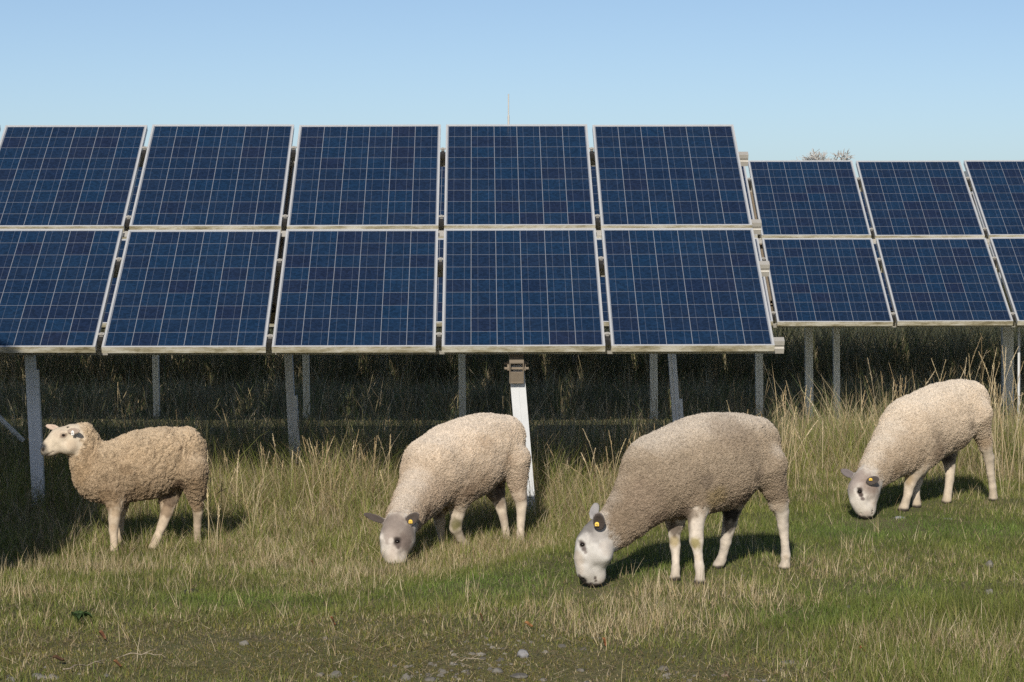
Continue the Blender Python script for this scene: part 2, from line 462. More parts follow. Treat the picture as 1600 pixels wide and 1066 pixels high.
# second row, seen to the right of the first
A2o = (4.3200, 22.7167, CAMZ-.9136)
A2 = (A2o, .0078, .0019)
root2, T2 = make_array('second row of solar panels standing further back at the right of the near row', *A2, list(range(-9, 5)), None)
A3 = ((4.32-.05, 28.2, CAMZ-1.02), .0078, .0019)
root3, T3 = make_array('third row of solar panels hidden behind the nearer two rows', *A3, list(range(-11, 7)), None)

# front row posts (pixel column at top, at bottom, rows they are measured at, distance, width)
pst, _ = post(root1, A1, 806, 826, 560, 800, 16.33, .092, 'white_galv')
rafter(root1, T1, A1, at(806, 16.5), 16.5, .03, 2.9)
for (a, b, y0, y1, d, wd, bs) in ((46, 54, 553, 740, 16.6, .058, 578), (450, 455, 553, 655, 18.5, .055, 618), (1050, 1058, 553, 660, 18.4, .055, 624)):
    post(root1, A1, a, b, y0, y1, d, wd, 'galv', bs)
    rafter(root1, T1, A1, at(a, d), d, .75, 2.9)
# diagonal brace at the left post
m = MB(); Li = (Matrix.Translation(root1.location) @ Matrix.Rotation(root1.rotation_euler.z, 4, 'Z')).inverted()
pa = Vector((at(36, 17.1), 17.06, CAMZ-(690-335)*17.06/FPX)); pb = Vector((at(-60, 17.1), 17.06, CAMZ-(595-335)*17.06/FPX))
m.tube([Li @ pa, Li @ pb], .017, 8); m.obj('brace', [M['galv']], root1, smooth_=True)
# earthing rod rising above the top edge
m = MB(); xr = at(794.5, 18.8)
m.tube([Li @ Vector((xr, 18.78, 1.9)), Li @ Vector((xr, 18.78, 2.36))], .007, 6)
m.tube([Li @ Vector((xr, 18.78, 2.36)), Li @ Vector((xr, 18.78, CAMZ+(335-148)*18.8/FPX))], .0045, 6)
m.obj('lightning_rod', [M['rail']], root1)
# second and third row posts
for (px, d, wd) in ((478, 24.6, .06), (722, 24.6, .064), (1022, 24.6, .07), (1265, 24.6, .07), (1576, 25.0, .105), (1860, 24.6, .08), (243, 24.6, .055), (1187, 24.6, .068), (1308, 24.6, .058)):
    post(root2, A2, px-1, px, 520, 600, d, wd, 'galv'); rafter(root2, T2, A2, at(px, d), d, .6, 2.9)
m = MB(); Li2 = (Matrix.Translation(root2.location) @ Matrix.Rotation(root2.rotation_euler.z, 4, 'Z')).inverted()
m.tube([Li2 @ Vector((at(1591, 23.3), 23.25, .85)), Li2 @ Vector((at(1592, 23.3), 23.25, -.3))], .012, 6); m.obj('conduit', [M['white_galv']], root2)
for (px, d, wd) in ((900, 30.2, .08), (600, 30.2, .08), (1700, 30.2, .08)):
    post(root3, A3, px, px, 520, 600, d, wd, 'white_galv'); rafter(root3, T3, A3, at(px, d), d, .6, 2.9)

# ---------------------------------------------------------------- sheep (implicit surface, one continuous mesh each)
def smin(a, b, k):
    h = np.maximum(k-np.abs(a-b), 0)/k; return np.minimum(a, b)-h*h*k*.25
def smax(a, b, k): return -smin(-a, -b, k)

def sd_cone(P, a, b, ra, rb, sc=1.0):
    """round cone between a and b (local coords), lateral axis squeezed by sc"""
    S = np.array([1, 1/sc, 1]); p = P*S; a = a*S; b = b*S
    ba = b-a; L2 = max(ba @ ba, 1e-9)
    t = np.clip(((p-a) @ ba)/L2, 0, 1)
    d = p-a-t[..., None]*ba
    return (np.sqrt((d*d).sum(-1)) - (ra+(rb-ra)*t))*min(1, sc*1.0 if sc < 1 else 1)

def sd_ell(P, c, axes, r):
    q = (P-c) @ axes.T
    k0 = np.sqrt(((q/r)**2).sum(-1)); k1 = np.sqrt(((q/(r*r))**2).sum(-1))+1e-9
    return k0*(k0-1)/k1

def surface_nets(F, org, h):
    s = F < 0
    nx, ny, nz = F.shape
    c = np.zeros((nx-1, ny-1, nz-1), np.int8)
    for i in (0, 1):
        for j in (0, 1):
            for k in (0, 1): c += s[i:nx-1+i, j:ny-1+j, k:nz-1+k]
    act = (c > 0) & (c < 8)
    ids = -np.ones(act.shape, np.int64); I = np.argwhere(act); ids[act] = np.arange(len(I))
    acc = np.zeros((len(I), 3)); cnt = np.zeros(len(I))
    cor = np.array([(i, j, k) for i in (0, 1) for j in (0, 1) for k in (0, 1)])
    for a in range(8):
        for b in range(a+1, 8):
            if np.abs(cor[a]-cor[b]).sum() != 1: continue
            A, B = I+cor[a], I+cor[b]
            fa, fb = F[A[:, 0], A[:, 1], A[:, 2]], F[B[:, 0], B[:, 1], B[:, 2]]
            x = (fa < 0) != (fb < 0); t = np.where(x, fa/np.where(x, fa-fb, 1), 0)
            acc += np.where(x[:, None], A+(B-A)*t[:, None], 0); cnt += x
    V = org+h*acc/cnt[:, None]
    Q = []
    for ax in range(3):
        u, v = (ax+1) % 3, (ax+2) % 3
        sl0 = [slice(None)]*3; sl1 = [slice(None)]*3; sl0[ax] = slice(0, -1); sl1[ax] = slice(1, None)
        s0, s1 = s[tuple(sl0)], s[tuple(sl1)]
        E = np.argwhere(s0 != s1)
        E = E[(E[:, u] > 0) & (E[:, v] > 0) & (E[:, u] < F.shape[u]-1) & (E[:, v] < F.shape[v]-1)]
        flip = s0[E[:, 0], E[:, 1], E[:, 2]]
        def cell(du, dv):
            C = E.copy(); C[:, u] += du; C[:, v] += dv; return ids[C[:, 0], C[:, 1], C[:, 2]]
        q = np.stack([cell(-1, -1), cell(0, -1), cell(0, 0), cell(-1, 0)], 1)
        q[~flip] = q[~flip][:, ::-1]; Q.append(q)
    return V, np.concatenate(Q)

def make_sheep(S):
    zf, zx0, zy0 = S['zoom']
    px = lambda x, y: (zx0+x/zf, zy0+y/zf)
    yaw = S['yaw']; fwd = np.array([-math.cos(yaw), -math.sin(yaw), 0]); lat = np.array([-math.sin(yaw), math.cos(yaw), 0])
    feet = {k: ground(*px(L[-1][0], L[-1][1]+S.get('fy', 20))) for k, L in S['legs'].items()}
    C = np.mean(list(feet.values()), 0)
    C = C + lat*S.get('shift', 0)
    print(S['name'], 'centre', np.round(C, 2), {k: (round(float((f-C) @ lat), 2)) for k, f in feet.items()})
    def P(x, y, t=0.0):                    # point on the vertical plane at lateral offset t
        d = ray(*px(x, y)); s = (t+(C-CAM) @ lat)/(d @ lat); p = CAM+d*s-C
        return np.array([p @ fwd, p @ lat, p[2]])
    K = float(np.linalg.norm(C-CAM))/FPX/zf
    chains = []                             # (kind, pts, radii, squeeze, k)
    body = [(P(x, y), r*K) for x, y, r in S['body']]
    ht = S.get('ht', 0)
    def mk_head(ht): return [(P(x, y, ht*(.74+.26*(i+1)/len(S['head']))), r*K) for i, (x, y, r) in enumerate(S['head'])]
    if S.get('graze', True):               # swing the head sideways until the muzzle reaches the turf
        for ht in np.arange(.10, -.42, -.01):
            q = mk_head(ht)[-1]; g_ = C+fwd*q[0][0]+lat*q[0][1]
            if C[2]+q[0][2]-q[1]*.8 >= float(H(g_[0], g_[1]))+.012: break
        print('  head swing', round(ht, 2))
    head = mk_head(ht)
    if S.get('graze', True):               # the neck follows the head
        for q_, f_ in zip(range(-5, 0), (.10, .24, .42, .60, .72)):
            x, y, r = S['body'][q_]; body[q_] = (P(x, y, ht*f_), r*K)
    legs = []
    for k, L in S['legs'].items():
        sgn = -1 if k.startswith('n') else 1
        tf = float(np.clip((feet[k]-C) @ lat, -.24, .24)); t0 = sgn*S.get('hip', .085)
        y0, y1 = L[0][1], L[-1][1]; pts = []
        for (x, y, r) in L:
            f = (y-y0)/(y1-y0); pts.append((P(x, y, t0+(tf-t0)*f), r*K))
        # make the foot reach the ground exactly
        gx = C+fwd*pts[-1][0][0]+lat*pts[-1][0][1]; zg = float(H(gx[0], gx[1]))-C[2]
        dz = zg+pts[-1][1]*.55-pts[-1][0][2]
        pts = [(p+np.array([0, 0, dz*max(0, (i/(len(pts)-1)))**1.5]), r) for i, (p, r) in enumerate(pts)]
        legs.append((k, pts))
    allp = np.array([p for p, r in body+head]+[p for _, q in legs for p, r in q])
    lo, hi = allp.min(0)-.26, allp.max(0)+.26; lo[2] = allp[:, 2].min()-.06; hi[1] = .34; lo[1] = min(-.34, head[-1][0][1]-.16)
    h = S.get('res', .0052)
    n = np.ceil((hi-lo)/h).astype(int)+1
    G = [lo[i]+h*np.arange(n[i]) for i in range(3)]
    F = np.full(n, 1.0, np.float32)
    Fb = np.full(n, 1.0, np.float32)        # fleece only field
    Fh = np.full(n, 1.0, np.float32)        # head and lower leg field
    def blend(fields, fn, pmin, pmax, k):
        i0 = np.clip(((pmin-k*1.5-lo)/h).astype(int), 0, n-1); i1 = np.clip(((pmax+k*1.5-lo)/h).astype(int)+2, 1, n)
        sl = tuple(slice(a, b) for a, b in zip(i0, i1))
        pts = np.stack(np.meshgrid(*[G[i][sl[i]] for i in range(3)], indexing='ij'), -1)
        d = fn(pts)
        for f in fields: f[sl] = smin(f[sl], d, k)
    def chain(fields, pts, sc, k, kin=.006):
        A_ = np.array([p for p, _ in pts]); m = max(r for _, r in pts)+.01
        def f(q):
            d = None
            for (a, ra), (b, rb) in zip(pts[:-1], pts[1:]):
                e = sd_cone(q, a, b, ra, rb, sc); d = e if d is None else smin(d, e, kin)
            return d
        blend(fields, f, A_.min(0)-m, A_.max(0)+m, k)
    chain([F, Fb], body, S.get('squeeze', .84), .03, .02)
    for k, pts in legs:
        nw = S['woolly'][k]
        chain([F, Fb], pts[:nw+1], 1.0, .045)
        chain([F, Fh], pts[nw:], 1.0, .02, .008)
        # hoof: two toes
        (a, ra), (b, rb) = pts[-2], pts[-1]
        for s in (-1, 1):
            q0 = b+np.array([0, s*rb*.42, .004]); q1 = b+np.array([rb*.55, s*rb*.42, -rb*.25])
            blend([F, Fh], lambda q: sd_cone(q, q0, q1, rb*.62, rb*.46), np.minimum(q0, q1)-.05, np.maximum(q0, q1)+.05, .008)
    hs = S.get('head_squeeze', .78)
    chain([F, Fh], [body[-1]]+head if S.get('joinhead') else head, hs, .03, .02)
    for (x, y, t, r) in S.get('bumps', []):
        c = P(x, y, t+ht*.6); blend([F, Fh], lambda q: np.sqrt(((q-c)**2).sum(-1))-r*K, c-r*K, c+r*K, .03)
    ears = []
    toc = np.array([-math.sin(yaw)*0, 0, 0])
    vc = -(C-CAM)/np.linalg.norm(C-CAM); vcl = np.array([vc @ fwd, vc @ lat, vc[2]])
    for (bx, by, bt, tx, ty, tt, wd, tone) in S['ears']:
        a, b = P(bx, by, bt+ht*.76), P(tx, ty, tt+ht*.76); ax = b-a; Le = np.linalg.norm(ax); ax /= Le
        nn = vcl-ax*(vcl @ ax); nn /= np.linalg.norm(nn); sd = np.cross(nn, ax)
        A = np.stack([ax, sd, nn]); c = (a+b)/2; r = np.array([Le*.56, wd*K, .0105])
        def ear(q, A=A, c=c, r=r, nn=nn):
            e = sd_ell(q, c, A, r); cut = sd_ell(q, c+nn*.014, A, np.array([r[0]*.86, r[1]*.80, .0125]))
            return smax(e, -cut, .004)
        ext = np.abs(A.T) @ r+.02
        blend([F, Fh], ear, c-ext, c+ext, .010)
        ears.append((c, A, r, tone))
    V, Q = surface_nets(F, lo, h)
    # relax a little to kill stair steps
    E = np.concatenate([Q[:, [0, 1]], Q[:, [1, 2]], Q[:, [2, 3]], Q[:, [3, 0]]])
    def relax(V, lam):
        acc = np.zeros_like(V); cnt = np.zeros(len(V))
        for i in range(3): acc[:, i] = np.bincount(E[:, 0], V[E[:, 1], i], len(V))+np.bincount(E[:, 1], V[E[:, 0], i], len(V))
        cnt = np.bincount(E[:, 0], minlength=len(V))+np.bincount(E[:, 1], minlength=len(V))
        return V+lam*(acc/cnt[:, None]-V)
    for _ in range(3): V = relax(V, .5)
    gi = np.clip(((V-lo)/h).round().astype(int), 0, n-1)
    fb, fh = Fb[gi[:, 0], gi[:, 1], gi[:, 2]], Fh[gi[:, 0], gi[:, 1], gi[:, 2]]
    nf_ = vn3(V[:, 0]/.02, V[:, 1]/.02, V[:, 2]/.02, 77)-.5
    fl = smooth(-.022, .026, fh-fb+nf_*.035)         # 1 = fleece
    me0 = mesh_np('tmp', V, quads=Q)
    N = np.zeros(len(V)*3, np.float32); me0.vertices.foreach_get('normal', N); N = N.reshape(-1, 3)
    bvh = BVHTree.FromPolygons([tuple(v) for v in V.tolist()], Q.tolist())
    caml = np.array([(CAM-C) @ fwd, (CAM-C) @ lat, CAMZ-C[2]])
    def hit(x, y):
        d = ray(*px(x, y)); dl = Vector((d @ fwd, d @ lat, d[2]))
        loc, nr, i, dist = bvh.ray_cast(Vector(caml), dl)
        if loc is None: p = P(x, y); return p, vcl
        return np.array(loc), np.array(nr)
    # --- colours
    col = np.zeros((len(V), 3))
    wool = np.array(S['wool']); n1 = vn3(V[:, 0]/.11, V[:, 1]/.11, V[:, 2]/.11, 5)[:, None]; n2 = vn3(V[:, 0]/.03, V[:, 1]/.03, V[:, 2]/.03, 6)[:, None]
    wc = wool*(.80+.28*n1+.16*n2)
    n3 = vn3(V[:, 0]/.012, V[:, 1]/.012, V[:, 2]/.012, 9)
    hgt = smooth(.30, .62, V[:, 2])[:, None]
    dirt_shade = np.array(S.get('dirt_shade', (.20, .15, .10)))
    wc = wc*(1-(1-hgt)*.58)+dirt_shade*(1-hgt)*.58  # belly tone holds wool dirt and painted underside shade together
    up = smooth(.30, .92, N[:, 2])[:, None]; wc = wc*(1-.62*up)+np.array(S.get('back', (.66, .60, .54)))*.62*up   # clean back, with top light painted on upward faces
    dh = np.min([np.linalg.norm(V-p, axis=1)-r for p, r in head], 0)
    isleg = smooth(.03, .08, dh)[:, None]; mot = (.66+.38*n1+.36*n2+.24*(n3[:, None]-.5))
    hair = np.array(S['hair'])*(.90+.16*n1+.10*n2+.10*(n3[:, None]-.5))*(1-isleg)+np.array(S.get('leg', (.49, .42, .335)))*mot*isleg
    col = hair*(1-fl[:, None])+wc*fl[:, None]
    # mud on lower legs and hooves
    lowz = np.array([float(z) for z in V[:, 2]])
    low = (1-smooth(.02, .10, lowz))[:, None]*.45*n1*(1-fl[:, None]); col = col*(1-low)+np.array([.22, .17, .10])*low
    hz = (1-smooth(.008, .022, lowz+(n2[:, 0]-.5)*.012))[:, None]; col = col*(1-hz)+np.array([.05, .042, .035])*hz
    for (x, y, r, c, a) in S['patches']:  # markings and stains, plus shading painted below eyes, on cheek and muzzle
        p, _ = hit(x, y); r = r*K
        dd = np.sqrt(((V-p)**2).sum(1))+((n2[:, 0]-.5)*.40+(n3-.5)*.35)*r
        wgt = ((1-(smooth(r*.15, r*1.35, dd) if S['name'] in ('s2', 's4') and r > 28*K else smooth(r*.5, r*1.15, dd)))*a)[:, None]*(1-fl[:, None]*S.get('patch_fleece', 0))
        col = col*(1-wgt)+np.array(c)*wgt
    for (c, A, r, tone) in ears:
        q = (V-c) @ A.T; e = np.sqrt(((q/(r*1.12))**2).sum(1)) < 1
        inn = e & (q[:, 2] > -.006) & (np.sqrt((q[:, 0]/(r[0]*.93))**2+(q[:, 1]/(r[1]*.86))**2) < 1) & ((N @ A[2]) > .2)
        wE = smooth(-.75, -.2, q[:, 0]/r[0])
        col = np.where(e[:, None], col*(1-wE[:, None])+np.array(tone[0])*(.8+.4*n2)*wE[:, None], col)
        col = np.where(inn[:, None], np.array(tone[1]), col); fl = np.where(e, 0, fl)
    # --- wool relief on the skin itself
    if S['curl'] == 'tight':
        wl = worley(V[:, 0]/.013, V[:, 1]/.013, V[:, 2]/.013, 8); dsp = (.5-wl)*.006+(n2[:, 0]-.5)*.004+(n1[:, 0]-.5)*.010
        col = col*(1-(smooth(.55, .95, wl)*.20*fl)[:, None])
    else:
        wv = vn3(V[:, 0]/.06, V[:, 1]/.06, V[:, 2]/.06, 12)
        q = V[:, 0]+.05*wv+.35*S.get('fold', .25)*V[:, 2]
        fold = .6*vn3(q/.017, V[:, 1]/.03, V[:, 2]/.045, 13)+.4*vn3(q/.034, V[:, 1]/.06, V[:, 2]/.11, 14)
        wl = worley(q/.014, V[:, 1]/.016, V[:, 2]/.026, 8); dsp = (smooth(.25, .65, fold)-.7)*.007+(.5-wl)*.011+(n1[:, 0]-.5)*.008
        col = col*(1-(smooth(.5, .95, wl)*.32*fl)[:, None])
        dk = (1-smooth(.15, .5, fold))[:, None]*fl[:, None]*.42; col = col*(1-dk)+dirt_shade*dk  # crevice shade painted into the fold grooves
    for (x, y, r, dep) in S.get('dents', []):
        p, _ = hit(x, y); r = r*K; dd2 = ((V-p)**2).sum(1)
        dsp_ = np.exp(-dd2/(r*r*.5))*dep*1.5; V = V-N*dsp_[:, None]
    V2 = V+N*(dsp*fl)[:, None]+N*((n2[:, 0]-.5)*.002)[:, None]
    bpy.data.meshes.remove(me0)
    me = mesh_np('sheep', V2, quads=Q, mats=[M['skin']], col=col)
    o = link('sheep', me)
    Mw = Matrix(((fwd[0], lat[0], 0, C[0]), (fwd[1], lat[1], 0, C[1]), (0, 0, 1, C[2]), (0, 0, 0, 1)))
    # fwd x lat may be left handed: check
    if Mw.to_3x3().determinant() < 0:
        Mw = Matrix(((fwd[0], -lat[0], 0, C[0]), (fwd[1], -lat[1], 0, C[1]), (0, 0, 1, C[2]), (0, 0, 0, 1)))
        FL = np.array([1, -1, 1]); V2 = V2*FL; me.vertices.foreach_set('co', V2.astype(np.float32).ravel()); me.flip_normals(); N = N*FL
        flip = FL
    else: flip = np.array([1, 1, 1])
    me.update()
    o.matrix_world = Mw
    tag(o, S['label'], 'sheep', 'sheep grazing in front of the solar panels')
    # --- fleece: thousands of small curls rooted in the skin
    tri = np.concatenate([Q[:, [0, 1, 2]], Q[:, [0, 2, 3]]])
    a, b, c = V2[tri[:, 0]], V2[tri[:, 1]], V2[tri[:, 2]]
    area = np.linalg.norm(np.cross(b-a, c-a), axis=1)*smooth(.12, .7, fl[tri].mean(1))
    nk = S.get('curls', 42000)
    r_ = np.random.default_rng(S['seed'])
    pick = r_.choice(len(tri), nk, p=area/area.sum()); bc = r_.dirichlet((1, 1, 1), nk)
    root = (V2[tri[pick]]*bc[..., None]).sum(1); nr = N[tri[pick, 0]]; cc = col[tri[pick, 0]]; sz = .35+.65*smooth(.2, .95, fl[tri[pick, 0]])
    if S['curl'] == 'tight': ln, wd = r_.uniform(.004, .0085, nk)*sz, r_.uniform(.0018, .0031, nk)*(.5+.5*sz); droop = .35
    else: ln, wd = r_.uniform(.0045, .0095, nk)*sz, r_.uniform(.0016, .0028, nk)*(.5+.5*sz); droop = .5
    fs = .013 if S['curl'] == 'tight' else .018
    fv = np.stack([vn3(root[:, 0]/fs, root[:, 1]/fs, root[:, 2]/fs, 60+q_)-.5 for q_ in range(3)], 1)*(2.6 if S['curl'] == 'tight' else 2.8)
    fv = fv-nr*(fv*nr).sum(1)[:, None]
    dirn = nr*(.8 if S['curl'] == 'tight' else .55)+fv+r_.normal(0, .32, (nk, 3)); dirn[:, 2] -= droop*(1-np.clip(nr[:, 2], 0, 1)); dirn /= np.linalg.norm(dirn, axis=1)[:, None]
    tmp = r_.normal(0, 1, (nk, 3)); e1 = np.cross(dirn, tmp); e1 /= np.linalg.norm(e1, axis=1)[:, None]; e2 = np.cross(dirn, e1)
    # curl = bent six sided spindle with four rings
    base = root-nr*.002
    rings = []
    bend = r_.uniform(.2, .9, nk)[:, None]
    for tt, ww in ((0, .8), (.4, 1.0), (.8, .75)):
        cpt = base+dirn*(ln*tt)[:, None]+e1*(ln[:, None]*bend*(tt*tt))
        for k in range(4):
            th = k*math.pi/2
            rings.append(cpt+(e1*math.cos(th)+e2*math.sin(th))*(wd*ww)[:, None])
    rings.append(base+dirn*(ln*.98)[:, None]+e1*(ln[:, None]*bend*1.1))
    VV = np.stack(rings, 1).reshape(-1, 3); off = (np.arange(nk)*13)[:, None]
    qs = []
    for rr in range(2):
        for k in range(4): qs.append(off+np.array([rr*4+k, rr*4+(k+1) % 4, rr*4+4+(k+1) % 4, rr*4+4+k]))
    ts = [off+np.array([8+k, 8+(k+1) % 4, 12]) for k in range(4)]
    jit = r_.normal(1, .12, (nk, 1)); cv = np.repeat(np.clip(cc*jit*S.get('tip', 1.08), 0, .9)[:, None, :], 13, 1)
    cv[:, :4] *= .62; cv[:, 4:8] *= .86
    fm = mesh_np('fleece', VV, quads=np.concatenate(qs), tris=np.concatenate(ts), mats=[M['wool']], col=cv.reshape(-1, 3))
    link('fleece', fm, o)
    # --- eyes
    def eye_at(p, nrm, r, sink=.62):
        import bmesh
        bm = bmesh.new(); bmesh.ops.create_uvsphere(bm, u_segments=14, v_segments=9, radius=1); em = bpy.data.meshes.new('eye'); bm.to_mesh(em); bm.free()
        em.materials.append(M['eye']); em.polygons.foreach_set('use_smooth', [True]*len(em.polygons))
        e = link('eye', em, o); e.location = Vector((p-nrm*r*sink)*flip); e.scale = (r, r, r*.72); return e
    for (x, y, r) in S['eyes']:
        p, nr_ = hit(x, y); eye_at(p, nr_, r*K)
        if S.get('mirror_eye'):
            l2, n2_, _, _ = bvh.ray_cast(Vector((p[0], p[1]+.5, p[2])), Vector((0, -1, 0)))
            if l2 is not None: eye_at(np.array(l2), np.array(n2_), r*K, .85)
    # --- ear tags
    for (x, y, wpx, hpx, mk) in S['tags']:
        p, nr_ = hit(x, y); p = p+vcl*.006
        zup = np.array([0, 0, 1.0]); rx = np.cross(zup, vcl); rx /= np.linalg.norm(rx); uy = np.cross(vcl, rx)
        m = MB()
        def loc(u, v, d): return Vector((p+rx*u+uy*v+vcl*d)*flip)
        prof = [(-.5, -.5), (.5, -.5), (.5, .2), (.2, .5), (-.2, .5), (-.5, .2)]
        n_ = len(prof); ww, hh = wpx*K, hpx*K
        m.add([loc(x_*ww, y_*hh, .0) for x_, y_ in prof]+[loc(x_*ww, y_*hh, .003) for x_, y_ in prof],
              [tuple(range(n_)), tuple(range(2*n_-1, n_-1, -1))]+[(i, n_+i, n_+(i+1) % n_, (i+1) % n_) for i in range(n_)], 0)
        for (u0, v0, u1, v1) in ((-.3, -.1, .05, .02), (.12, -.3, .3, .05), (-.32, -.36, 0, -.24)):
            q = [loc(u*ww, v*hh, .0036) for u, v in ((u0, v0), (u1, v0), (u1, v1), (u0, v1))]
            m.add(q, [(0, 1, 2, 3)], 1)
        m.obj('ear_tag', [M[mk], M['print']], o)
    spots = []
    q = head[-1][0]; g_ = C+fwd*q[0]+lat*q[1]
    if S.get('graze', True): spots += [(g_[0], g_[1]-.28, .22, .85)] if S['name'] == 's2' else [(g_[0], g_[1]-.06, .16, .45), (g_[0], g_[1]-.28, .22, .65)]
    for k, pts in legs:
        g_ = C+fwd*pts[-1][0][0]+lat*pts[-1][0][1]; spots.append((g_[0], g_[1]-.05, .13, .85 if S['name'] in ('s1', 's2') else .5))
    return o, spots

